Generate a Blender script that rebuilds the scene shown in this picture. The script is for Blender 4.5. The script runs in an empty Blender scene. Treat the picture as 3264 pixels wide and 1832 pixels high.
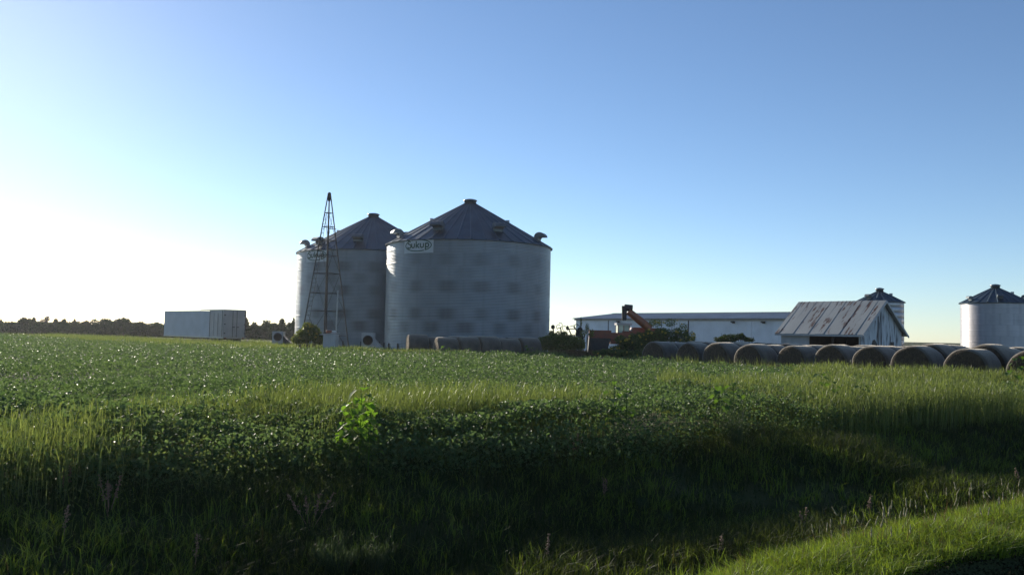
import bpy, math, random
import numpy as np
from mathutils import Vector, Matrix
R = math.radians
random.seed(7); rng = np.random.default_rng(7)
scene = bpy.context.scene
COL = scene.collection

# ------------------------------------------------------------------ camera
F = 2750.0; PITCH = 3.04; ROLL = 1.2; EYE = 2.1
CM = Matrix.Rotation(R(90 + PITCH), 4, 'X') @ Matrix.Rotation(R(ROLL), 4, 'Z')
cd = bpy.data.cameras.new('camera'); cam = bpy.data.objects.new('camera', cd); COL.objects.link(cam)
cam.matrix_world = Matrix.Translation((0, 0, EYE)) @ CM
cd.sensor_width = 36; cd.lens = 36 * F / 3264; cd.clip_end = 9000; cd.clip_start = 0.05
scene.camera = cam
def ray(px, py):
    d = CM.to_3x3() @ Vector(((px - 1632) / F, -(py - 916) / F, -1.0))
    return d / d.y
def at(px, py, Y):                       # point of the place seen at a photo pixel, Y metres ahead
    d = ray(px, py); return Vector((d.x * Y, Y, EYE + d.z * Y))
def hx(px, Y): return at(px, 1062 + (px - 1632) * .0209, Y).x

# ------------------------------------------------------------------ terrain: road / ditch / field grid
U = np.array([.79, .613]); N = np.array([-.613, .79]); GROT = math.atan2(.613, .79)
S0 = 3.97
S_PTS = np.array([-60, -1.10, -1.0, -.45, -.12, .9, 4.4, 6.6, 7.4, 9000.])
Z_PTS = np.array([.38, .40, .48, .50, .42, -.72, -.88, -.14, 0, 0.])
def terr(x, y):
    x = np.asarray(x, float); y = np.asarray(y, float)
    s = x * N[0] + y * N[1] - S0; u = x * U[0] + y * U[1]
    w = .25 * np.sin(u * .45) + .15 * np.sin(u * 1.3 + 1)
    z = np.interp(s + w * (s > 1), S_PTS, Z_PTS)
    z = z + .03 * np.sin(u * 1.9 + s) * np.sin(s * 2.3) * ((s > 0) & (s < 60))
    z = z + np.exp(-((s - 4.6) / 1.7) ** 4) * (.42 * np.exp(-((u + .5) / 3.6) ** 2) + .30 * np.exp(-((u - 16) / 2.6) ** 2) + .22 * np.exp(-((u - 6.5) / 1.2) ** 2))  # humps added to the ditch floor to raise tufts into sunlight
    z = z + .17 * np.exp(-(((x - 20.2) ** 2 + (y - 38.8) ** 2) / 16))
    return z
def tz(x, y): return float(terr(x, y))
def ground_at(px, py):
    d = ray(px, py); t = 3.0
    while t < 200:
        if EYE + d.z * t < tz(d.x * t, t): break
        t += .05
    return Vector((d.x * t, t, tz(d.x * t, t)))
def grid(u, n): return Vector((u * U[0] + n * N[0], u * U[1] + n * N[1], 0))

# ------------------------------------------------------------------ materials
def mat(name, base, rough=.8, metal=0., spec=.5, var=.15, scale=3., bump=0., bscale=30., col2=None, detail=6., stretch=(1, 1, 1), coat=0):
    m = bpy.data.materials.new(name); m.use_nodes = True; nt = m.node_tree; b = nt.nodes['Principled BSDF']
    tc = nt.nodes.new('ShaderNodeTexCoord'); mp = nt.nodes.new('ShaderNodeMapping'); mp.inputs['Scale'].default_value = stretch
    nt.links.new(tc.outputs['Object'], mp.inputs[0])
    no = nt.nodes.new('ShaderNodeTexNoise'); no.inputs['Scale'].default_value = scale; no.inputs['Detail'].default_value = detail
    nt.links.new(mp.outputs[0], no.inputs[0])
    cr = nt.nodes.new('ShaderNodeValToRGB'); nt.links.new(no.outputs[0], cr.inputs[0])
    c2 = col2 if col2 else tuple(c * (1 + var) for c in base)
    c1 = base if col2 else tuple(c * (1 - var) for c in base)
    cr.color_ramp.elements[0].position = .35; cr.color_ramp.elements[1].position = .65
    cr.color_ramp.elements[0].color = (*c1, 1); cr.color_ramp.elements[1].color = (*c2, 1)
    nt.links.new(cr.outputs[0], b.inputs['Base Color'])
    b.inputs['Roughness'].default_value = rough; b.inputs['Metallic'].default_value = metal
    b.inputs['Specular IOR Level'].default_value = spec
    if bump:
        n2 = nt.nodes.new('ShaderNodeTexNoise'); n2.inputs['Scale'].default_value = bscale; n2.inputs['Detail'].default_value = 4
        nt.links.new(mp.outputs[0], n2.inputs[0])
        bp = nt.nodes.new('ShaderNodeBump'); bp.inputs['Strength'].default_value = bump; bp.inputs['Distance'].default_value = .05
        nt.links.new(n2.outputs[0], bp.inputs['Height']); nt.links.new(bp.outputs[0], b.inputs['Normal'])
    m['ramp'] = cr.name
    return m

def leafmat(name, c_dark, c_light, trans, rough=.4, tfac=.45, spec=.5, nscale=.25, clump=.35):
    """two-sided plant tissue: glossy front, light passing through; tone attribute differs per blade or leaf"""
    m = bpy.data.materials.new(name); m.use_nodes = True; nt = m.node_tree; L = nt.links
    b = nt.nodes['Principled BSDF']; out = nt.nodes['Material Output']
    a = nt.nodes.new('ShaderNodeAttribute'); a.attribute_name = 'tone'
    tc = nt.nodes.new('ShaderNodeTexCoord'); no = nt.nodes.new('ShaderNodeTexNoise'); no.inputs['Scale'].default_value = nscale
    no.inputs['Detail'].default_value = 3
    L.new(tc.outputs['Object'], no.inputs[0])
    ma = nt.nodes.new('ShaderNodeMath'); ma.operation = 'MULTIPLY_ADD'; ma.inputs[1].default_value = clump * 2; 
    L.new(no.outputs[0], ma.inputs[0])
    ms = nt.nodes.new('ShaderNodeMath'); ms.operation = 'SUBTRACT'; L.new(a.outputs['Fac'], ms.inputs[0]); ms.inputs[1].default_value = clump
    L.new(ms.outputs[0], ma.inputs[2])
    mx = nt.nodes.new('ShaderNodeMix'); mx.data_type = 'RGBA'; mx.inputs[6].default_value = (*c_dark, 1); mx.inputs[7].default_value = (*c_light, 1)
    L.new(ma.outputs[0], mx.inputs[0]); mx.clamp_factor = True
    L.new(mx.outputs[2], b.inputs['Base Color']); b.inputs['Roughness'].default_value = rough; b.inputs['Specular IOR Level'].default_value = spec
    t = nt.nodes.new('ShaderNodeBsdfTranslucent')
    mt = nt.nodes.new('ShaderNodeMix'); mt.data_type = 'RGBA'; mt.blend_type = 'MULTIPLY'; mt.inputs[0].default_value = 1
    L.new(mx.outputs[2], mt.inputs[6]); mt.inputs[7].default_value = (*trans, 1)
    L.new(mt.outputs[2], t.inputs[0])
    mix = nt.nodes.new('ShaderNodeMixShader'); mix.inputs[0].default_value = tfac
    L.new(b.outputs[0], mix.inputs[1]); L.new(t.outputs[0], mix.inputs[2]); L.new(mix.outputs[0], out.inputs[0])
    return m

def attrmat(name, c0, c1, attr='stain', rough=.4, metal=.8, nvar=.12, nscale=1.2, rvar=.1, bump=0):
    m = bpy.data.materials.new(name); m.use_nodes = True; nt = m.node_tree; L = nt.links; b = nt.nodes['Principled BSDF']
    a = nt.nodes.new('ShaderNodeAttribute'); a.attribute_name = attr
    tc = nt.nodes.new('ShaderNodeTexCoord'); no = nt.nodes.new('ShaderNodeTexNoise'); no.inputs['Scale'].default_value = nscale; no.inputs['Detail'].default_value = 8
    L.new(tc.outputs['Object'], no.inputs[0])
    ma = nt.nodes.new('ShaderNodeMath'); ma.operation = 'MULTIPLY_ADD'; ma.inputs[1].default_value = nvar * 2; L.new(no.outputs[0], ma.inputs[0])
    sb = nt.nodes.new('ShaderNodeMath'); sb.operation = 'SUBTRACT'; L.new(a.outputs['Fac'], sb.inputs[0]); sb.inputs[1].default_value = nvar; L.new(sb.outputs[0], ma.inputs[2])
    mx = nt.nodes.new('ShaderNodeMix'); mx.data_type = 'RGBA'; mx.inputs[6].default_value = (*c0, 1); mx.inputs[7].default_value = (*c1, 1)
    L.new(ma.outputs[0], mx.inputs[0]); L.new(mx.outputs[2], b.inputs['Base Color'])
    mr = nt.nodes.new('ShaderNodeMapRange'); L.new(no.outputs[0], mr.inputs[0]); mr.inputs[3].default_value = rough - rvar; mr.inputs[4].default_value = rough + rvar
    L.new(mr.outputs[0], b.inputs['Roughness']); b.inputs['Metallic'].default_value = metal
    return m

M = {}
M['soil'] = mat('soil', (.035, .028, .018), .95, scale=1.5, var=.4, bump=.6, bscale=12, spec=.1)
M['turf'] = mat('turf', (.045, .060, .020), .95, scale=.6, col2=(.075, .075, .030), bump=.8, bscale=9, spec=.1)
M['road'] = mat('road', (.012, .011, .010), .9, scale=9, var=.3, bump=.6, bscale=60, spec=.2)
M['soy'] = leafmat('soybean_leaf', (.060, .102, .042), (.130, .186, .084), (1.5, 1.55, .9), .50, .42, .20)
M['grass'] = leafmat('grass_blade', (.028, .052, .014), (.085, .120, .028), (1.5, 1.5, .55), .40, .42, .4)
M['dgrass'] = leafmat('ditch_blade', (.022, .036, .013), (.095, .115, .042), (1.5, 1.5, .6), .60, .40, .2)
M['dverge'] = leafmat('verge_leaf', (.010, .012, .006), (.030, .035, .014), (1.2, 1.2, .6), .7, .2, .1)
M['weed'] = leafmat('fine_weed_leaf', (.070, .100, .038), (.150, .185, .075), (1.4, 1.45, .8), .6, .42, .12)
M['tuft'] = leafmat('tuft_blade', (.085, .130, .030), (.19, .25, .055), (1.4, 1.45, .5), .50, .50, .25)  # green lightened so shaded ditch tufts pass for sunlit; shoulder tufts share it
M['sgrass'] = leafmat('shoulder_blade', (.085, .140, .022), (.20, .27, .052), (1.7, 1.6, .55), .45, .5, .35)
M['tall'] = leafmat('tall_grass', (.088, .125, .042), (.190, .225, .082), (1.5, 1.5, .75), .45, .46, .3)
M['dry'] = leafmat('dry_grass', (.085, .060, .035), (.19, .14, .075), (1.2, 1.05, .75), .75, .35, .1)
M['velvet'] = leafmat('velvet_leaf', (.090, .165, .034), (.135, .225, .045), (1.8, 1.9, .7), .55, .6, .3)
M['broad'] = leafmat('broad_weed_leaf', (.060, .110, .028), (.100, .165, .040), (1.5, 1.6, .7), .55, .5, .3)
M['feather'] = leafmat('feather_leaf', (.045, .070, .034), (.095, .125, .055), (1.3, 1.4, .8), .55, .35, .3)
M['bush'] = leafmat('bush_leaf', (.080, .110, .030), (.180, .210, .068), (1.6, 1.6, .6), .5, .42, .35)
M['tree'] = leafmat('tree_leaf', (.030, .052, .018), (.068, .098, .030), (1.3, 1.4, .7), .6, .2, .2)
M['bark'] = mat('bark', (.06, .05, .04), .9, scale=8, var=.3)
M['twig'] = mat('dead_twig', (.10, .085, .08), .9, scale=8, var=.2)
M['seed'] = mat('dry_seed', (.25, .155, .09), .7, scale=30, var=.3)
M['foxtail'] = mat('foxtail_head', (.34, .29, .16), .8, scale=30, var=.25)
M['petal'] = mat('yellow_petal', (.75, .50, .03), .6, scale=30, var=.1)
M['petal_w'] = mat('pale_petal', (.7, .62, .40), .6, scale=30, var=.1)
M['galv'] = attrmat('galvanised_steel', (.165, .198, .218), (.022, .030, .042), rough=.56, metal=.85)
M['galv'].node_tree.nodes['Principled BSDF'].inputs['Coat Weight'].default_value = 1.; M['galv'].node_tree.nodes['Principled BSDF'].inputs['Coat Roughness'].default_value = .42; M['galv'].node_tree.nodes['Principled BSDF'].inputs['Coat IOR'].default_value = 1.9
M['galv_roof'] = mat('galvanised_roof', (.058, .092, .118), .48, .8, scale=.8, var=.14)
M['galv_trim'] = mat('galvanised_trim', (.27, .29, .30), .38, .9, scale=4, var=.12)
M['galv_vent'] = mat('galvanised_vent', (.12, .14, .15), .5, .7, scale=4, var=.1)
M['galv_light'] = attrmat('pale_galvanised_steel', (.46, .45, .46), (.12, .12, .14), rough=.42, metal=.6)
M['sign'] = mat('sign_white', (.48, .51, .52), .5, scale=2, var=.05)
M['green'] = mat('sign_green', (.012, .060, .028), .5, scale=2, var=.1)
M['fanpaint'] = mat('fan_housing_paint', (.34, .35, .36), .5, scale=2, var=.08)
M['dark'] = mat('dark_metal', (.025, .026, .028), .6, scale=5, var=.3)
M['rustdark'] = mat('rusted_angle_steel', (.028, .028, .026), .7, .3, scale=3, var=.35)
M['hay'] = mat('hay_face', (.045, .032, .022), .95, scale=6, col2=(.082, .060, .038), bump=1., bscale=22, spec=.15)
M['net'] = mat('net_wrap', (.062, .055, .046), .8, scale=2.2, col2=(.118, .104, .084), bump=.6, bscale=16, spec=.3, stretch=(1, .35, 1))
for k_ in ('net', 'hay'):
    b_ = M[k_].node_tree.nodes['Principled BSDF'].inputs; b_['Sheen Weight'].default_value = .55; b_['Sheen Roughness'].default_value = .45; b_['Sheen Tint'].default_value = (1, .9, .75, 1)
M['trailer'] = mat('trailer_panel_blue', (.32, .38, .45), .5, scale=.8, var=.07)
M['trailer_g'] = mat('trailer_panel_grey', (.30, .305, .31), .5, scale=.9, var=.10)
M['tire'] = mat('tire_rubber', (.02, .02, .02), .85, scale=9, var=.2)
M['orange'] = mat('faded_orange_paint', (.26, .068, .028), .55, scale=2.5, col2=(.17, .050, .028))
M['orange_bright'] = mat('orange_auger_paint', (.34, .105, .035), .5, scale=2.5, col2=(.20, .075, .04))
M['glass'] = mat('cab_glass', (.25, .36, .33), .08, .0, scale=1, var=.05, spec=1.)
M['concrete'] = mat('concrete', (.30, .29, .27), .9, scale=2, var=.1)
M['shedwhite'] = mat('painted_steel_white', (.76, .80, .84), .45, scale=.7, var=.07)
M['shedroof'] = mat('painted_steel_roof', (.30, .33, .38), .5, .3, scale=.5, var=.1)
M['trimwhite'] = mat('white_trim', (.42, .42, .42), .6, scale=1.5, var=.1)
M['interior'] = mat('barn_interior', (.05, .04, .035), .95, scale=2, var=.3)
M['board'] = mat('flaking_white_boards', (.56, .58, .62), .8, scale=1.6, col2=(.60, .62, .65), stretch=(4, 4, .45), bump=.3, bscale=6)
def board_wear():
    m = M['board']; nt = m.node_tree; L = nt.links; b = nt.nodes['Principled BSDF']; cr = nt.nodes[m['ramp']]
    e = cr.color_ramp.elements; e[0].position = .35; e[0].color = (.09, .085, .09, 1); e[1].position = .46; e[1].color = (.46, .48, .50, 1)
    e.new(.62).color = (.60, .62, .64, 1)
board_wear()
def roofrust():
    m = mat('rusting_sheet_roof', (.27, .29, .285), .55, .25, scale=.7, var=.08); nt = m.node_tree; L = nt.links; b = nt.nodes['Principled BSDF']
    cr = nt.nodes[m['ramp']]
    tc = nt.nodes.new('ShaderNodeTexCoord'); mp = nt.nodes.new('ShaderNodeMapping'); mp.inputs['Scale'].default_value = (.40, 2.0, .40); L.new(tc.outputs['Object'], mp.inputs[0])
    no = nt.nodes.new('ShaderNodeTexNoise'); no.inputs['Scale'].default_value = 1.5; no.inputs['Detail'].default_value = 7; no.inputs['Roughness'].default_value = .68; L.new(mp.outputs[0], no.inputs[0])
    r = nt.nodes.new('ShaderNodeValToRGB'); L.new(no.outputs[0], r.inputs[0]); r.color_ramp.elements[0].position = .56; r.color_ramp.elements[1].position = .60
    r.color_ramp.elements[0].color = (0, 0, 0, 1); r.color_ramp.elements[1].color = (1, 1, 1, 1)
    mx = nt.nodes.new('ShaderNodeMix'); mx.data_type = 'RGBA'; L.new(r.outputs[0], mx.inputs[0]); L.new(cr.outputs[0], mx.inputs[6]); mx.inputs[7].default_value = (.075, .038, .030, 1)
    L.new(mx.outputs[2], b.inputs['Base Color'])
    return m
M['rustroof'] = roofrust()

# ------------------------------------------------------------------ mesh helpers
class MB:
    def __init__(s): s.v = []; s.f = []; s.mi = []
    def add(s, vs, fs, mi=0):
        o = len(s.v); s.v += [tuple(v) for v in vs]; s.f += [[o + i for i in f] for f in fs]; s.mi += [mi] * len(fs); return s
    def box(s, lo, hi, mi=0, rot=None, org=(0, 0, 0)):
        x0, y0, z0 = lo; x1, y1, z1 = hi
        vs = [(x0, y0, z0), (x1, y0, z0), (x1, y1, z0), (x0, y1, z0), (x0, y0, z1), (x1, y0, z1), (x1, y1, z1), (x0, y1, z1)]
        if rot is not None: vs = [rot @ (Vector(v) - Vector(org)) + Vector(org) for v in vs]
        return s.add(vs, [(0, 3, 2, 1), (4, 5, 6, 7), (0, 1, 5, 4), (1, 2, 6, 5), (2, 3, 7, 6), (3, 0, 4, 7)], mi)
    def tube(s, p0, p1, r0, r1=None, n=8, mi=0, cap=True):
        p0 = Vector(p0); p1 = Vector(p1); r1 = r0 if r1 is None else r1; d = (p1 - p0).normalized()
        a = d.orthogonal().normalized(); b = d.cross(a); vs = []
        for p, r in ((p0, r0), (p1, r1)):
            for i in range(n):
                t = 2 * math.pi * i / n; vs.append(p + (a * math.cos(t) + b * math.sin(t)) * r)
        fs = [(i, (i + 1) % n, n + (i + 1) % n, n + i) for i in range(n)]
        if cap: fs += [tuple(range(n - 1, -1, -1)), tuple(range(n, 2 * n))]
        return s.add(vs, fs, mi)
    def beam(s, p0, p1, w, h=None, mi=0):
        h = w if h is None else h; p0 = Vector(p0); p1 = Vector(p1); d = (p1 - p0).normalized()
        a = d.cross(Vector((0, 0, 1)));
        if a.length < .01: a = Vector((1, 0, 0))
        a.normalize(); b = a.cross(d).normalized(); vs = []
        for p in (p0, p1):
            for sx, sy in ((-1, -1), (1, -1), (1, 1), (-1, 1)): vs.append(p + a * sx * w / 2 + b * sy * h / 2)
        return s.add(vs, [(0, 1, 2, 3)[::-1], (4, 5, 6, 7), (0, 1, 5, 4), (1, 2, 6, 5), (2, 3, 7, 6), (3, 0, 4, 7)], mi)
    def lathe(s, prof, n=24, mi=0, mat4=None):
        vs = []; fs = []
        for r, z in prof:
            for i in range(n):
                t = 2 * math.pi * i / n; v = Vector((r * math.cos(t), r * math.sin(t), z)); vs.append(mat4 @ v if mat4 else v)
        for j in range(len(prof) - 1):
            for i in range(n): fs.append((j * n + i, j * n + (i + 1) % n, (j + 1) * n + (i + 1) % n, (j + 1) * n + i))
        if prof[0][0] > 1e-4: fs.append(tuple(range(n - 1, -1, -1)))
        if prof[-1][0] > 1e-4: fs.append(tuple((len(prof) - 1) * n + i for i in range(n)))
        return s.add(vs, fs, mi)
    def prism(s, prof, ax, ay, az, org, t, mi=0):     # 2D outline in ax/ay plane, thickness t along az (centred)
        ax, ay, az, org = map(Vector, (ax, ay, az, org)); n = len(prof); vs = []
        for k in (-.5, .5):
            for a, b in prof: vs.append(org + ax * a + ay * b + az * k * t)
        fs = [tuple(range(n - 1, -1, -1)), tuple(range(n, 2 * n))] + [(i, (i + 1) % n, n + (i + 1) % n, n + i) for i in range(n)]
        return s.add(vs, fs, mi)
    def build(s, name, mats, parent=None, smooth=False, loc=None):
        me = bpy.data.meshes.new(name); me.from_pydata(s.v, [], s.f)
        for m in (mats if isinstance(mats, (list, tuple)) else [mats]): me.materials.append(m)
        if len(me.materials) > 1: me.polygons.foreach_set('material_index', s.mi)
        if smooth: me.polygons.foreach_set('use_smooth', [True] * len(me.polygons))
        me.update(); o = bpy.data.objects.new(name, me); COL.objects.link(o)
        if parent: o.parent = parent
        if loc is not None: o.location = loc
        return o
def tag(o, label=None, cat=None, group=None, kind=None):
    if label: o['label'] = label
    if cat: o['category'] = cat
    if group: o['group'] = group
    if kind: o['kind'] = kind
    return o
def empty(name, loc, rz=0, label=None, cat=None, group=None):
    o = bpy.data.objects.new(name, None); COL.objects.link(o); o.location = loc; o.rotation_euler = (0, 0, rz); o.empty_display_size = .3
    return tag(o, label, cat, group)
def np_mesh(name, V, loops, starts, material, parent=None, tone=None, smooth=False):
    me = bpy.data.meshes.new(name); V = np.asarray(V, np.float32)
    me.vertices.add(len(V)); me.vertices.foreach_set('co', V.ravel())
    me.loops.add(len(loops)); me.loops.foreach_set('vertex_index', np.asarray(loops, np.int32))
    me.polygons.add(len(starts)); me.polygons.foreach_set('loop_start', np.asarray(starts, np.int32))
    me.update(calc_edges=True)
    if tone is not None:
        a = me.attributes.new('tone', 'FLOAT', 'POINT'); a.data.foreach_set('value', np.asarray(tone, np.float32))
    if smooth: me.polygons.foreach_set('use_smooth', [True] * len(me.polygons))
    me.materials.append(material)
    o = bpy.data.objects.new(name, me); COL.objects.link(o)
    if parent: o.parent = parent
    return o
def unit(a): return a / np.maximum(np.linalg.norm(a, axis=1, keepdims=True), 1e-9)
def blades(P, ln, wd, lean=.35, tone=None, curl=.5):
    n = len(P); ln = np.broadcast_to(ln, (n,)); wd = np.broadcast_to(wd, (n,))
    az = rng.uniform(0, 2 * np.pi, n); la = rng.uniform(0, 2 * np.pi, n); lm = np.minimum(np.abs(rng.normal(0, lean, n)), .62)
    w = np.c_[np.cos(az), np.sin(az), np.zeros(n)] * (wd / 2)[:, None]
    dirh = np.c_[np.cos(la), np.sin(la), np.zeros(n)]
    mid = P + (dirh * (lm * .4)[:, None] + [0, 0, .55]) * ln[:, None]
    tip = P + (dirh * (lm * (1 + curl))[:, None] + np.c_[np.zeros(n), np.zeros(n), 1 - .35 * np.minimum(lm, 1.2)]) * ln[:, None]
    V = np.stack([P - w, P + w, mid - w * .75, mid + w * .75, tip], 1).reshape(-1, 3)
    b = (np.arange(n) * 5)[:, None]
    loops = (b + np.array([0, 1, 3, 2, 2, 3, 4])).ravel()
    st = ((np.arange(n) * 7)[:, None] + np.array([0, 4])).ravel()
    if tone is None: tone = rng.uniform(0, 1, n)
    return V, loops, st, np.repeat(tone, 5)
def leaves(P, size, up=.5, aspect=.62, tone=None, fold=.14, droop=.3, simple=False):
    n = len(P); size = np.broadcast_to(size, (n,))[:, None]
    nr = unit(rng.normal(0, 1, (n, 3)) * [1, 1, .8] + [0, 0, up * 2]); a = unit(np.cross(nr, rng.normal(0, 1, (n, 3)))); b = np.cross(nr, a)
    wd = aspect * .5
    if simple:
        V = np.stack([P - a * size * .5, P + b * size * wd + nr * size * fold, P + a * size * .5, P - b * size * wd + nr * size * fold], 1).reshape(-1, 3)
        k = (np.arange(n) * 4)[:, None]; loops = (k + np.arange(4)).ravel(); st = np.arange(n) * 4; rep = 4
    else:
        f = nr * size * fold
        V = np.stack([P - a * size * .5, P - a * size * .22 + b * size * wd * .95 + f, P + a * size * .22 + b * size * wd * .7 + f, P + a * size * .5 - nr * size * droop * .4,
                      P + a * size * .22 - b * size * wd * .7 + f, P - a * size * .22 - b * size * wd * .95 + f], 1).reshape(-1, 3)
        k = (np.arange(n) * 6)[:, None]; loops = (k + np.array([0, 1, 2, 3, 0, 3, 4, 5])).ravel(); st = np.arange(2 * n) * 4; rep = 6
    if tone is None: tone = rng.uniform(0, 1, n)
    return V, loops, st, np.repeat(tone, rep)
def merge(parts):
    V = []; Lp = []; S = []; T = []; vo = lo = 0
    for v, l, s, t in parts:
        V.append(v); Lp.append(l + vo); S.append(s + lo); T.append(t); vo += len(v); lo += len(l)
    return np.concatenate(V), np.concatenate(Lp), np.concatenate(S), np.concatenate(T)
def veg(name, parts, material, parent=None):
    v, l, s, t = merge(parts) if isinstance(parts, list) else parts
    return np_mesh(name, v, l, s, material, parent, t)
def fbm(x, y, f=1., seed=0):
    r = np.random.default_rng(100 + seed); z = 0
    for k in range(6):
        a = r.uniform(0, 2 * np.pi); q = f * (1.7 ** (k % 4)); z = z + np.sin((x * np.cos(a) + y * np.sin(a)) * q + r.uniform(0, 6)) / (1 + .5 * (k % 4))
    return z / 3.2

#@@SETTING
# ================================================================== SETTING
def build_ground():
    u = np.concatenate([-np.geomspace(4000, 16, 26), np.arange(-15, 60, .6), np.geomspace(61, 4000, 34)])
    s = np.concatenate([-np.geomspace(4000, 4, 22), np.arange(-3, 12, .25), np.arange(12, 70, 1.), np.geomspace(71, 5000, 30)])
    UU, SS = np.meshgrid(u, s); X = UU * U[0] + (SS + S0) * N[0]; Y = UU * U[1] + (SS + S0) * N[1]
    Z = terr(X, Y); V = np.c_[X.ravel(), Y.ravel(), Z.ravel()]
    nu = len(u); ns = len(s); i = np.arange(ns - 1)[:, None] * nu + np.arange(nu - 1)[None]
    q = np.stack([i, i + 1, i + 1 + nu, i + nu], -1).reshape(-1, 4)
    o = np_mesh('ground', V, q.ravel(), np.arange(len(q)) * 4, M['turf'], smooth=True)
    tag(o, 'grassy farm ground under the field, the ditch and the yard', kind='structure')
    b = MB(); U0 = 60
    for a in np.arange(-60, 80, 2.):
        pts = [grid(a, S0 - 9) + Vector((0, 0, .405)), grid(a + 2, S0 - 9) + Vector((0, 0, .405)), grid(a + 2, S0 - 1.10 + .10 * math.sin((a + 2) * 1.3)) + Vector((0, 0, .412)), grid(a, S0 - 1.10 + .10 * math.sin(a * 1.3)) + Vector((0, 0, .412))]
        b.add(pts, [(0, 1, 2, 3)])
    tag(b.build('road', M['road']), 'dark road surface at the lower right corner', kind='structure')
build_ground()

# field outline (x, y) of its far edge, left to right
EX = np.array([-140, -70, -60, -37, -18, -9.5, -5.3, 1.7, 7.5, 11, 15, 17.0, 20, 30, 60.])
EY = np.array([120, 112, 104, 76, 62, 60.5, 60, 60, 52, 45.5, 40.5, 36.0, 31, 29, 28.])
def fedge(x): return np.interp(x, EX, EY)

def soybeans():
    n = 620000
    r = np.exp(rng.uniform(np.log(9.5), np.log(150), n)); th = rng.uniform(R(-44), R(42), n)
    x = r * np.sin(th); y = r * np.cos(th); s = x * N[0] + y * N[1] - S0; u = x * U[0] + y * U[1]
    edge = 6.9 + .7 * fbm(u, u * 0, .9, 3)
    ok = (s > edge) & (y < fedge(x)) & (y < 115)
    rt = 13 + 5 * fbm(u, s, .2, 5)                       # grass takes over towards the right of the field
    ok &= ~((u > 22) & (s > 8.2) & (s < 8.2 + (u - 22) * .55 + 1.5 * fbm(u, s, .5, 6)))
    x, y, s, u, r = x[ok], y[ok], s[ok], u[ok], r[ok]; n = len(x)
    row = .5 + .5 * np.cos(s * 2 * np.pi / .76)
    can = .74 + .12 * fbm(x, y, .6, 1) + .15 * fbm(x, y, 2.2, 2) + .10 * row
    can *= np.clip(.80 + (s - edge[ok]) * .2, .80, 1)
    depth = np.where(s - edge[ok] < .9, rng.uniform(0, 1, n) * can * .95, np.abs(rng.normal(0, .14, n)))
    z = terr(x, y) + np.maximum(can - depth, .03)
    size = np.where(r < 30, rng.uniform(.04, .09, n), rng.uniform(.05, .11, n) * (.8 + r / 120))
    P = np.c_[x, y, z]; near = r < 32
    A = leaves(P[near], size[near], .42, .66); B = leaves(P[~near], size[~near], .42, .7, simple=True)
    tag(veg('soybean_crop', [A, B], M['soy']), 'dense green soybean crop filling the field', 'crop', kind='stuff')
soybeans()

def scatter(n, u0, u1, s0, s1, power=1.):
    """points between two road-parallel lines, thinning with distance from the viewer's side"""
    m = int(n * 3); uu = rng.uniform(u0, u1, m); ss = rng.uniform(s0, s1, m)
    x = uu * U[0] + (ss + S0) * N[0]; y = uu * U[1] + (ss + S0) * N[1]; r = np.hypot(x, y)
    keep = rng.uniform(0, 1, m) < np.minimum(1, (9. / r) ** power)
    keep &= (np.arctan2(x, y) > R(-42)) & (np.arctan2(x, y) < R(40)) & (y > 1)
    x, y, uu, ss, r = x[keep][:n], y[keep][:n], uu[keep][:n], ss[keep][:n], r[keep][:n]
    return x, y, uu, ss, r
def ditch_grass():
    x, y, u, s, r = scatter(300000, -12, 45, .1, 8.2, 1.2)
    dens = fbm(x, y, 1.1, 11); keep = rng.uniform(0, 1, len(x)) < .62 + .38 * dens
    x, y, u, s, r = (a[keep] for a in (x, y, u, s, r)); dens = dens[keep]
    P = np.c_[x, y, terr(x, y) - .01]
    ln = rng.uniform(.10, .34, len(x)) * (1 + .6 * dens) * np.interp(s, [.1, 2.4, 3.2], [.45, .45, 1]); wd = rng.uniform(.005, .013, len(x)) * (.8 + r / 28)
    tone = np.clip(rng.beta(1.3, 2.2, len(x)), 0, 1)
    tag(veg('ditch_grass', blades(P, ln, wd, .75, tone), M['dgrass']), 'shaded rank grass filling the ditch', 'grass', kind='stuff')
        # tufts of broad blades, coloured lighter so they look sunlit in the shade
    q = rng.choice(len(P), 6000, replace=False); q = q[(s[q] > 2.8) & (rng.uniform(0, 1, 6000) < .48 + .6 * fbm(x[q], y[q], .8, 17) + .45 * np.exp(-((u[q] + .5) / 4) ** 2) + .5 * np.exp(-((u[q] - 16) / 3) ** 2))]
    q = np.repeat(q, 12); C = P[q] + np.c_[rng.normal(0, .07, len(q)), rng.normal(0, .07, len(q)), np.zeros(len(q))]; rr = np.hypot(C[:, 0], C[:, 1])
    tag(veg('ditch_tufts', blades(C, rng.uniform(.10, .34, len(q)), rng.uniform(.007, .015, len(q)) * (.85 + rr / 30), .6), M['tuft']), 'yellow green tufts of broad blades in the ditch, coloured as if sunlit', 'grass', kind='stuff')
    k = rng.uniform(0, 1, len(x)) < .005
    P = P[k & (s > 3)]
    tag(veg('dry_ditch_grass', blades(P, rng.uniform(.2, .45, len(P)), .004, .2), M['dry']), 'brown dry blades scattered through the ditch grass', 'grass', kind='stuff')
ditch_grass()
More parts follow.
